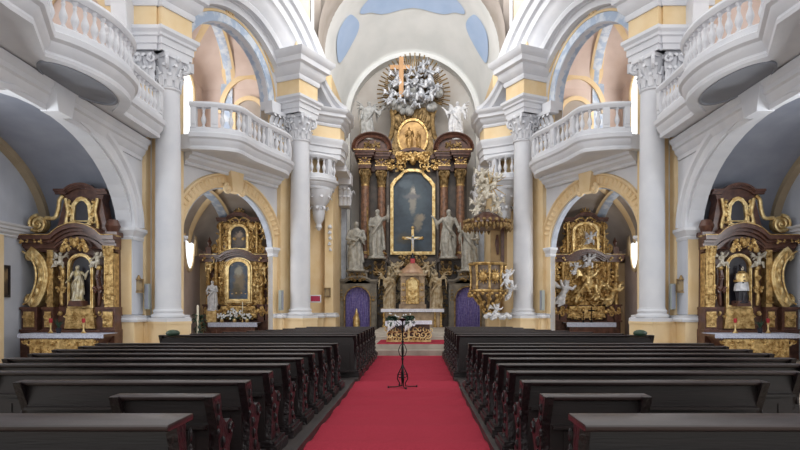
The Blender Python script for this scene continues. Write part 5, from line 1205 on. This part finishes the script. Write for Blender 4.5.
b = MB(); b.lathe([(.76, 3.54), (.78, 3.6), (.66, 3.75), (.42, 3.92), (.24, 4.1), (.12, 4.2), (.0001, 4.25)], (0, YT + .2, 0), 8, 1, .6); dm = b.build('dome', 'sandpink', t) if 'sandpink' in M else None
M['sandpink'] = mat('rosy_marble', 'bd9a7c', '98745a', 4, .4, detail=8)
if dm is None: dm = b.build('dome', 'sandpink', t)
b = MB(); b.box(-.12, .12, YT + .05, YT + .2, 4.12, 4.38); b.build('finial_box', 'redp', dm)
dr = frame_path(.27, 1.95, 2.95, .3)
b = MB(); b.prism(dr, lambda u, v, a: (u, a, v), YT - .1, YT + .02); arabesque(b, lambda u, v, a: (u, YT - .12 + a, 2.4 + v), .36, .8, 14, 58, .025); b.build('door', 'goldbright', t)
b = MB(); b.ring(scaled_outline(dr, .08), dr, lambda u, v, a: (u, a, v), YT - .18, YT)
for w in (1, -1): arabesque(b, lambda u, v, a: (w * .5 + u, YT - .17 + a, 2.55 + v), .18, 1.1, 8, 60, .022); b.lathe([(.05, 1.9), (.04, 2.0), (.045, 3.0), (.07, 3.15)], (w * .33, YT - .2, 0), 10)
b.build('door_frame', 'gold', t)
for w, sd in ((-1, 'left'), (1, 'right')):
    figure('angel_statue', cached('kneel', lambda: saint_mesh('angel', 2.05, 'pray', 'sandfig', False, True, seed=31, width=1.05)), (w * 1.3, 34.0, 1.62), 'cream robed angel standing %s of the domed tabernacle' % sd, 'statue', rz=-w * .5)
    figure('cherub', cached('putto_s', lambda: putto_mesh('cherub', 1.0, 'sandfig', 7, True, 0)), (w * .85, 34.35, 3.35), 'cream winged cherub on the %s shoulder of the tabernacle' % sd, 'statue', rz=-w * .4)
b = MB(); b.tube([(w * x, DA - .3, z) for w, x, z in ((1, -1.0, 3.0), (1, -.8, 3.5), (1, -.4, 3.9), (1, 0, 4.2))], .09, 6); b.tube([(x, DA - .3, z) for x, z in ((1.0, 3.0), (.8, 3.5), (.4, 3.9), (0, 4.2))], .09, 6); arabesque(b, lambda u, v, a: (u, DA - .3 + a, 4.3 + v), 1.4, .5, 18, 64, .05)
b.build('gilt_garland', 'goldold', ha)
b = MB()
for w in (1, -1): arabesque(b, lambda u, v, a: (w * 1.05 + u, DA - .2 + a, 3.1 + v), 1.2, 2.2, 34, 71 + w, .055, sym=False)
b.build('stone_scrolls', 'sandfig', ha)
for w in (1, -1):
    for A_ in ((1.85, 1.08, 3.8, .6, .8, 10, 81, .035), (1.75, .42, 2.0, .4, 1.8, 14, 83, .03), (2.65, .46, 3.75, .6, .6, 8, 84, .035)): b = MB(); arabesque(b, lambda u, v, a: (w * A_[0] + u, DA - A_[1] + a, A_[2] + v), *A_[3:]); b.build('gilt_carving', 'goldold', ha)
# altar crucifix before the painting
t = thing('crucifix', 'golden crucifix standing in front of the dark altar painting', 'crucifix', (0.02, DA - .55, 4.42)); YC = DA - .55; X0 = .0
b = MB(); b.lathe([(.2, 4.42), (.12, 4.5), (.05, 4.6), (.05, 4.75)], (X0, YC, 0), 12); b.build('foot', 'dark', t)
b = MB(); b.box(X0 - .07, X0 + .07, YC - .04, YC + .04, 4.7, 6.15); b.box(X0 - .52, X0 + .52, YC - .04, YC + .04, 5.5, 5.64)
for (x, z) in ((X0, 6.15), (X0 - .52, 5.57), (X0 + .52, 5.57)): b.ball((x, YC, z), .1, 8)
b.build('cross', 'goldbright', t)
b = MB(); chain(b, [(X0, YC - .08, 4.95, .035), (X0 + .02, YC - .1, 5.15, .05), (X0, YC - .07, 5.35, .06), (X0, YC - .07, 5.5, .07)]); b.ball((X0, YC - .1, 5.66), .06, 8)
chain(b, [(X0 - .38, YC - .06, 5.6, .02), (X0 - .07, YC - .07, 5.5, .035)]); chain(b, [(X0 + .38, YC - .06, 5.6, .02), (X0 + .07, YC - .07, 5.5, .035)])
b.build('corpus', 'stucco_fig', t)
# statues
for w, sd in ((-1, 'left'), (1, 'right')):
    figure('saint_statue', cached('st_in%d' % w, lambda: saint_mesh('saint', 2.75, 'raised' if w < 0 else 'out', 'statue', True, seed=41 + w, sway=.035 * w, mirror=(w > 0))), (w * 1.98, DA - 1.05, 4.44), 'grey-white stone robed saint on the upper ledge, %s of the altar painting' % sd, 'statue', rz=.15 * w)
    o = figure('saint_statue', cached('st_out%d' % w, lambda: saint_mesh('saint', 2.75, 'cross' if w < 0 else 'blessing', 'statue', w > 0, seed=51 + w, sway=.03 * w, mirror=(w > 0))), (w * 3.12, 34.15, 3.74), 'grey-white stone robed saint standing on the %s doorway of the high altar' % sd, 'statue', rz=-.1 * w)
    b = MB(); x = w * 1.98 + w * -.0; xs = w * 2.36 if w < 0 else w * 3.5
    if w < 0: b.tube([(-2.42, DA - 1.4, 4.5), (-2.5, DA - 1.3, 7.2)], .05, 6)
    else: b.tube([(2.75, 33.85, 3.8), (2.6, 33.8, 6.3)], .035, 6)
    tag(b.build('staff', 'goldold' if w < 0 else 'statue', loc=(w * 2.42, DA - 1.4, 4.5)), 'long staff held by the saint left of the altar painting' if w < 0 else 'long staff of the saint on the right doorway, behind the pulpit canopy', 'staff')
    # mitre / helmet details as parts
    b = MB(); H = 2.75; ox_ = -.03 * math.sin(.8 * 4.2) * H * (-w) * (-1)
    figure('angel_statue', cached('ang%d' % w, lambda: putto_mesh('angel', 2.5, 'greyfig' if w < 0 else 'stucco_fig', 61 + w, True, 0)), (w * 2.55, DA - .1, 10.75), '%s angel with spread wings seated on the %s curved pediment of the high altar' % ('grey-white' if w < 0 else 'bright white', sd), 'statue', rz=-.25 * w) if False else None
M['greyfig'] = mat('grey_stone_figure', 'b5b5b4', '858683', 5, .6, bump=.3)
for w, sd in ((-1, 'left'), (1, 'right')):
    figure('angel_statue', cached('angel%d' % w, lambda: saint_mesh('angel', 2.25, 'out', 'greyfig' if w < 0 else 'stucco_fig', False, True, seed=61 + w, sway=.06 * w, mirror=(w > 0), width=1.4)), (w * 2.5, DA - .3, 11.15), '%s angel with spread wings seated on the %s curved pediment of the high altar' % ('grey-white' if w < 0 else 'bright white', sd), 'statue', rz=-.25 * w)
# glory
t = thing('gilded_glory', 'burst of gilded rays and silvery clouds crowning the high altar', 'ornament', (0, DA, 13.1)); gx, gz = .05, 13.9
b = MB(); rn = random.Random(3)
for k in range(64):
    a = PI * (-.12 + 1.24 * k / 63); L_ = 2.0 + .35 * (k % 2) - .25 * abs(math.cos(a))
    b.tube([(gx + .3 * math.cos(a), DA + .1, gz + .3 * math.sin(a)), (gx + L_ * math.cos(a), DA + .05, gz + L_ * math.sin(a))], [.035, .04], 4)
b.build('rays', 'goldold', t)
b = MB()
for k in range(48):
    a = rn.uniform(0, 6.3); r = rn.uniform(.2, 1.4); b.ball((gx + r * 1.05 * math.cos(a), DA - .1 - .2 * rn.random(), gz - .1 + .8 * r * math.sin(a)), rn.uniform(.14, .3), 8)
for k in range(8): b.ball((gx - 1.7 + .28 * k, DA - .15, gz - .85 + .06 * math.sin(k * 2)), .15, 8)
b.build('clouds', 'greyfig', t)
b = MB(); xc, yc = hx(401.5), DA - .55; b.box(xc - .13, xc + .13, yc - .06, yc + .06, 13.5, 15.75); b.box(xc - .62, xc + .5, yc - .065, yc + .055, 15.05, 15.28)
tag(b.build('wooden_cross', 'oak', loc=(xc, yc, 13.5)), 'plain light wooden cross held among the angels on top of the high altar', 'cross')
spots = [(-.95, 14.2, 1.2, 1), (.95, 14.2, 1.4, 2), (-.35, 13.6, 1.3, 2), (.45, 13.5, 1.4, 2), (-1.3, 13.2, 1.1, 1), (1.0, 13.25, 1.2, 0), (.1, 13.0, .9, 0), (.55, 14.9, 1.0, 0), (.15, 14.3, .95, 1), (1.3, 13.7, .9, 1), (-.75, 13.2, .95, 0), (-.2, 14.7, .8, 1)]
place = ['at the left arm of the wooden cross', 'at the upper right', 'just right of the foot of the cross', 'low right of centre', 'stretched out furthest left', 'lowest on the right', 'lowest at the centre above the medallion', 'topmost, right of the cross', 'at the very centre', 'furthest right, leaning outward', 'under the foot of the cross at the left', 'behind the upper shaft of the cross']
for k, (x, z, h, ps) in enumerate(spots):
    figure('angel_figure', cached('gl%d' % ps, lambda: putto_mesh('angel', 1.0, 'silver', 71 + ps, True, ps)) if 'silver' in M else None, (gx + x, DA - .45 - .06 * (k % 3), z - .15), 'silvery angel in the golden ray burst, ' + place[k], 'statue', rz=.5 * (-1) ** k, sc=h) if 'silver' in M else None
M['silver'] = mat('silver_white_stucco', 'cfd0d4', '8c8f96', 6, .4, metal=.2, bump=.3)
for k, (x, z, h, ps) in enumerate(spots):
    figure('angel_figure', cached('gl%d' % ps, lambda: putto_mesh('angel', 1.0, 'silver', 71 + ps, True, ps)), (gx + x, DA - .45 - .06 * (k % 3), z - .15), 'silvery angel in the golden ray burst, ' + place[k], 'statue', rz=.5 * (-1) ** k, sc=h)

# ================================================================== pulpit
PX, PY = 3.42, 27.9
t = thing('pulpit', 'ornate brown and gilt pulpit with white cherubs at the right-hand wall', 'pulpit', (PX, PY, 1.5))
b = MB(); b.lathe([(.06, 1.35), (.14, 1.5), (.2, 1.75), (.38, 1.95), (.55, 2.15), (.75, 2.3), (.78, 2.42), (.7, 2.5), (.7, 3.55), (.78, 3.6), (.8, 3.7)], (PX, PY, 0), 8); b.build('body', 'pulpitmarble', t) if 'pulpitmarble' in M else None
M['pulpitmarble'] = mat('brown_pulpit_marble', '8a7866', '5e4d40', 5, .4, detail=8)
b.build('body', 'pulpitmarble', t)
b = MB()
for z, r in ((2.42, .82), (3.62, .84)): b.lathe([(r, z - .06), (r + .05, z), (r, z + .06), (r - .08, z + .02)], (PX, PY, 0), 8)
for k in range(8):
    a = k * PI / 4; b.tube([(PX + .76 * math.cos(a), PY + .76 * math.sin(a), 2.5), (PX + .74 * math.cos(a), PY + .74 * math.sin(a), 3.0), (PX + .78 * math.cos(a), PY + .78 * math.sin(a), 3.55)], [.06, .04, .07], 6)
    b.tube([(PX + .72 * math.cos(a), PY + .72 * math.sin(a), 2.35), (PX + .5 * math.cos(a), PY + .5 * math.sin(a), 2.0), (PX + .2 * math.cos(a), PY + .2 * math.sin(a), 1.6)], [.09, .07, .05], 6)
for k in (-1, 0, 1):
    a = -PI / 2 + (k + .0) * PI / 4 + PI / 8; r = .68
    ux, uy = -math.sin(a), math.cos(a); cxx, cyy = PX + r * math.cos(a), PY + r * math.sin(a)
    b.ball((cxx, cyy, 3.05), .2, 12, rz=.24)
    for j in range(12): q = j * PI / 6; b.tube([(cxx + .2 * math.cos(q) * ux, cyy + .2 * math.cos(q) * uy, 3.05 + .24 * math.sin(q)), (cxx + .28 * math.cos(q) * ux, cyy + .28 * math.cos(q) * uy, 3.05 + .34 * math.sin(q))], [.04, .02], 5)
for k in range(26): a = k * 2 * PI / 26; b.ball((PX + .84 * math.cos(a), PY + .84 * math.sin(a), 2.3 - .1 * (k % 2)), .075, 6)
for k in range(30): a = k * 2.4; r = .55 - .015 * k; b.ball((PX + r * math.cos(a), PY + r * math.sin(a), 2.1 - .025 * k), .08, 6)
b.build('gilt_ornament', 'gold', t)
b = MB(); b.box(PX + .2, PX + .95, PY + .55, PY + .7, 3.6, 5.3); b.build('back_board', 'oakpanel', t) if 'oakpanel' in M else None
M['oakpanel'] = mat('honey_panel', 'b99a6c', 'a3845a', 2, .6)
b.build('back_board', 'oakpanel', t)
b = MB(); b.box(PX + .66, PX + .8, PY + .4, PY + .56, 3.6, 5.25); b.tube([(PX + .5, PY + .5, 5.0), (PX + .48, PY + .45, 4.6), (PX + .52, PY + .5, 4.1)], [.05, .1, .05], 7); b.build('side_post', 'redmarble', t)
b = MB(); b.lathe([(.001, 5.2), (.9, 5.22), (1.0, 5.3), (1.05, 5.42), (1.0, 5.5), (.85, 5.55), (.6, 5.75), (.3, 5.95), (.001, 6.0)], (PX, PY, 0), 8); cn = b.build('canopy', 'redmarble', t)
b = MB()
for k in range(40): a = k * 2 * PI / 40; b.tube([(PX + 1.02 * math.cos(a), PY + 1.02 * math.sin(a), 5.4), (PX + 1.06 * math.cos(a), PY + 1.06 * math.sin(a), 5.3 - .1 * (k % 2)), (PX + 1.03 * math.cos(a), PY + 1.03 * math.sin(a), 5.16 - .08 * (k % 2))], [.05, .08, .02], 6)
for k in range(24): a = k * 2 * PI / 24; b.ball((PX + 1.03 * math.cos(a), PY + 1.03 * math.sin(a), 5.52), .09, 6)
b.build('tasselled_fringe', 'goldold', cn)
b = MB()
for k in range(22):
    rr = random.Random(k); a = rr.uniform(0, 6.3); h = rr.uniform(0, 1.9); r = (.62 * (1 - h / 2.6)) * rr.uniform(.6, 1); b.ball((PX + r * math.cos(a), PY + r * .7 * math.sin(a), 5.85 + h), rr.uniform(.12, .2), 8)
b.build('cloud_crest', 'creamfig', cn)
for k, (x, z, h, ps, lb) in enumerate(((-.1, 6.3, 1.3, 0, 'big robed angel at the heart of'), (.4, 5.8, .9, 0, 'cherub at the right foot of'), (-.5, 5.75, .9, 1, 'cherub at the left foot of'), (.3, 6.9, .9, 1, 'upper right cherub of'), (-.3, 7.1, .9, 0, 'topmost cherub of'))):
    figure('angel_figure', cached('pc%d' % ps, lambda: putto_mesh('angel', 1.0, 'creamfig', 81 + ps, True, ps)), (PX + x, PY - .35, z), 'cream %s the cloud group on the pulpit canopy' % lb, 'statue', rz=.4 * (-1) ** k, sc=h)
b = MB()
for k in range(14): a = 2 * PI * k / 14; b.tube([(PX + .1 + .1 * math.cos(a), PY - .3, 7.1 + .1 * math.sin(a)), (PX + .1 + (.55 + .2 * (k % 2)) * math.cos(a), PY - .3, 7.1 + (.7 + .25 * (k % 2)) * math.sin(a))], [.03, .012], 5)
b.build('rays', 'gold', cn)
for k, (x, y, z, h, ps, lb) in enumerate(((.78, -.5, 2.55, .95, 0, 'upper right of the three on the pulpit body'), (.95, -.35, 2.0, .85, 1, 'below its fellow at the right of the pulpit body'), (.3, -.35, 1.15, .8, 1, 'hanging under the pulpit, lowest of all'))):
    figure('cherub', cached('pb%d' % ps, lambda: putto_mesh('cherub', 1.0, 'stucco_fig', 91 + ps, True, ps)), (PX + x, PY + y, z), 'white cherub, ' + lb, 'statue', rz=.4 * (-1) ** k, sc=h)
b = MB()
for k in range(9): b.ball((PX - .1 + .13 * k, PY - .3, 1.28 + .07 * math.sin(k * 2)), .12, 8)
b.build('cloud', 'stucco_fig', t)

# ================================================================== small things on the walls
def wall_frame(name, lab, cat, p, nrm, w, h, mf, mp, d=.06):
    n = Vector(nrm).normalized(); s_ = Vector((0, 0, 1)).cross(n).normalized(); p = Vector(p)
    t = thing(name, lab, cat, tuple(p))
    f = lambda u, v, a: tuple(p + s_ * u + n * a + Vector((0, 0, v)))
    o = [(-w / 2, -h / 2), (w / 2, -h / 2), (w / 2, h / 2), (-w / 2, h / 2)]
    b = MB(); b.ring([(u * 1.25, v * 1.18) for u, v in o], o, f, 0, d); b.build('frame', mf, t)
    b = MB(); b.prism(o, f, 0.005, d * .6); b.build('picture', mp, t); return t
M['relief'] = paint('small_relief_picture', '6a5844', [(0, 0, .15, .2, '9a8560')])
M['port'] = paint('portrait', '1e1c20', [(0.02, .15, .25, .25, '8a7458'), (0, -.2, .3, .3, '4c4038')])
for S, side in ((-1, 'left'), (1, 'right')):
    t = wall_frame('framed_picture', 'small gilt-framed picture on the grey pier beside the great %s arch' % side, 'picture', (9.2, 21.0, 2.42), (-1, -.8, 0), .26, .4, 'goldold', 'relief')
    b = MB(); b.tube([(9.17, 20.97, 2.62), (9.17, 20.97, 2.78)], [.09, .02], 6); b.build('crest', 'goldold', t)
    p = DW(.35, .28, 2.0)
    sp = thing('column_speaker', 'slim grey column loudspeaker on the pilaster beside the near %s column' % side, 'loudspeaker', (9.0, 21.25, 1.7))
    b = MB(); b.box(8.93, 9.09, 21.2, 21.36, 1.62, 2.5); b.build('housing', 'grey_metal', sp, bevel=.01); b = MB(); b.box(8.95, 9.07, 21.185, 21.2, 1.66, 2.46); b.build('grille', 'slate', sp)
    p = DW(6.62, .2); sp = thing('column_speaker', 'slim grey column loudspeaker on the yellow pilaster before the far %s column' % side, 'loudspeaker', (p.x, p.y, 1.6))
    b = MB(); b.prism([(6.55, .2), (6.71, .2), (6.71, .36), (6.55, .36)], lambda u, v, a: tuple(DW(u, v, a)), 1.55, 2.45); b.build('housing', 'grey_metal', sp)
    b = MB(); b.prism([(6.57, .36), (6.69, .36), (6.69, .375), (6.57, .375)], lambda u, v, a: tuple(DW(u, v, a)), 1.6, 2.4); b.build('grille', 'slate', sp)
S = -1
wall_frame('framed_picture', 'dark portrait in a thin frame on the outer wall of the left chapel', 'picture', (12.58, 19.0, 2.5), (-1, 0, 0), .75, .85, 'dark', 'port')
wall_frame('framed_picture', 'small arched gilt picture on the yellow wall left of the high altar', 'picture', (4.12, 30.15, 2.4), (0, -1, 0), .26, .4, 'goldold', 'relief')
S = 1
t = thing('number_board', 'white case with crimson panel on the yellow wall just right of the far left column', 'sign', (-4.6, 28.9, 2.0))
b = MB(); x0, x1 = wx(310, 28.6), wx(321, 28.6); b.box(x0, x1, 28.55, 28.7, wz(302.5, 28.6), wz(295, 28.6)); b.build('case', 'white', t, bevel=.01)
b = MB(); b.box(x0 + .05, x1 - .03, 28.53, 28.56, wz(301.3, 28.6), wz(296, 28.6)); b.build('panel', 'signred', t)
t = thing('potted_greenery', 'tall dark leafy plant with ivory candle beside the smaller left altar', 'plant', (wx(199, 28), 28, 0)); X = wx(199, 28)
b = MB(); b.lathe([(.16, 0), (.22, .4), (.2, .42), (.0001, .4)], (X, 28, 0), 14); b.build('pot', 'dark', t)
b = MB(); rn = random.Random(5)
for k in range(60):
    a = rn.uniform(0, 6.3); z = rn.uniform(.4, 1.25); r = rn.uniform(.1, .32); b.tube([(X, 28, z), (X + r * math.cos(a), 28 + r * math.sin(a), z + .12), (X + r * 1.5 * math.cos(a), 28 + r * 1.5 * math.sin(a), z + .02)], [.015, .05, .008], 5, .4)
b.build('foliage', 'leafg', t)
b = MB(); b.lathe([(.05, .4), (.05, 1.75), (.0001, 1.8)], (X, 27.85, 0), 10); b.build('candle', 'wax', t)
# ---- camera and light
cam = bpy.data.cameras.new('camera'); co_ = bpy.data.objects.new('camera', cam); COL.objects.link(co_); scene.camera = co_
co_.location = (CAMX, 0, CAMZ); co_.rotation_euler = (PI / 2, 0, 0)
cam.sensor_width = 36; cam.lens = F / 800 * 36; cam.shift_x = -17 / 800; cam.shift_y = 82 / 800; cam.clip_end = 200
w = bpy.data.worlds.new('daylight'); scene.world = w; w.use_nodes = True
bg = w.node_tree.nodes['Background']; bg.inputs[0].default_value = (1, .995, .985, 1); bg.inputs[1].default_value = 1.45
def area(name, loc, rot, sx, sy, e, col=(1, .98, .95)):
    l = bpy.data.lights.new(name, 'AREA'); l.shape = 'RECTANGLE'; l.size = sx; l.size_y = sy; l.energy = e; l.color = col
    o = bpy.data.objects.new(name, l); COL.objects.link(o); o.location = loc; o.rotation_euler = rot; return o
for sg in (1, -1):
    area('daylight_gallery_window', (sg * 10.9, 30.4, 12), (0, sg * PI / 2, 0), 2.5, 1.6, 160, (1, .98, .96))
    area('added_chapel_fill', (sg * 11.0, 25.6, 4.6), (0, sg * PI / 2, 0), 2.4, 2.4, 260, (.95, .98, 1))  # added fill brightening the smaller chapels, out of view; no window stands here
    area('daylight_chapel_window', (sg * 12.4, 13.5, 4.4), (0, sg * PI / 2, 0), 2.6, 2.4, 380, (.95, .98, 1))
    area('daylight_upper_gallery', (sg * 13.2, 15, 12), (0, sg * PI / 2, 0), 4, 8, 150, (1, .97, .93))
area('added_chancel_fill', (0, 25, 17.2), (math.radians(84), 0, 0), 6, 3, 900, (1, .99, .97))  # added fill hung in the nave, out of view, to brighten the chancel
GR = [('column', 'tall white columns of the nave'), ('balcony', 'white balustraded balconies along the side walls'), ('side_altar', 'gilt side altars in the four chapels'), ('altar_mensa', 'altar tables with white cloths'), ('altar_cloth', 'white cloths on the altar tables'),
      ('cherub', 'small winged cherubs'), ('angel_figure', 'carved angels of the altars and pulpit'), ('angel_statue', 'angels of the high altar'), ('saint_statue', 'standing saints of the altars'), ('votive_candle', 'red glass candles on the side altars'),
      ('column_speaker', 'slim grey loudspeakers on the pilasters'), ('altar_gate', 'doorways beside the high altar'), ('curtain', 'violet curtains in the doorways'), ('cushion', 'green cushions on the far pews'), ('potted_plant', 'small plants on the side altars')]
for o in list(scene.objects):
    if not o.parent and 'group' not in o and 'label' in o:
        for n_, g_ in GR:
            if o.name.split('.')[0] == n_: o['group'] = g_
scene.view_settings.view_transform = 'Standard'; scene.view_settings.look = 'None'; scene.view_settings.gamma = 1
scene.view_settings.use_curve_mapping = False; scene.view_settings.exposure = 0.0
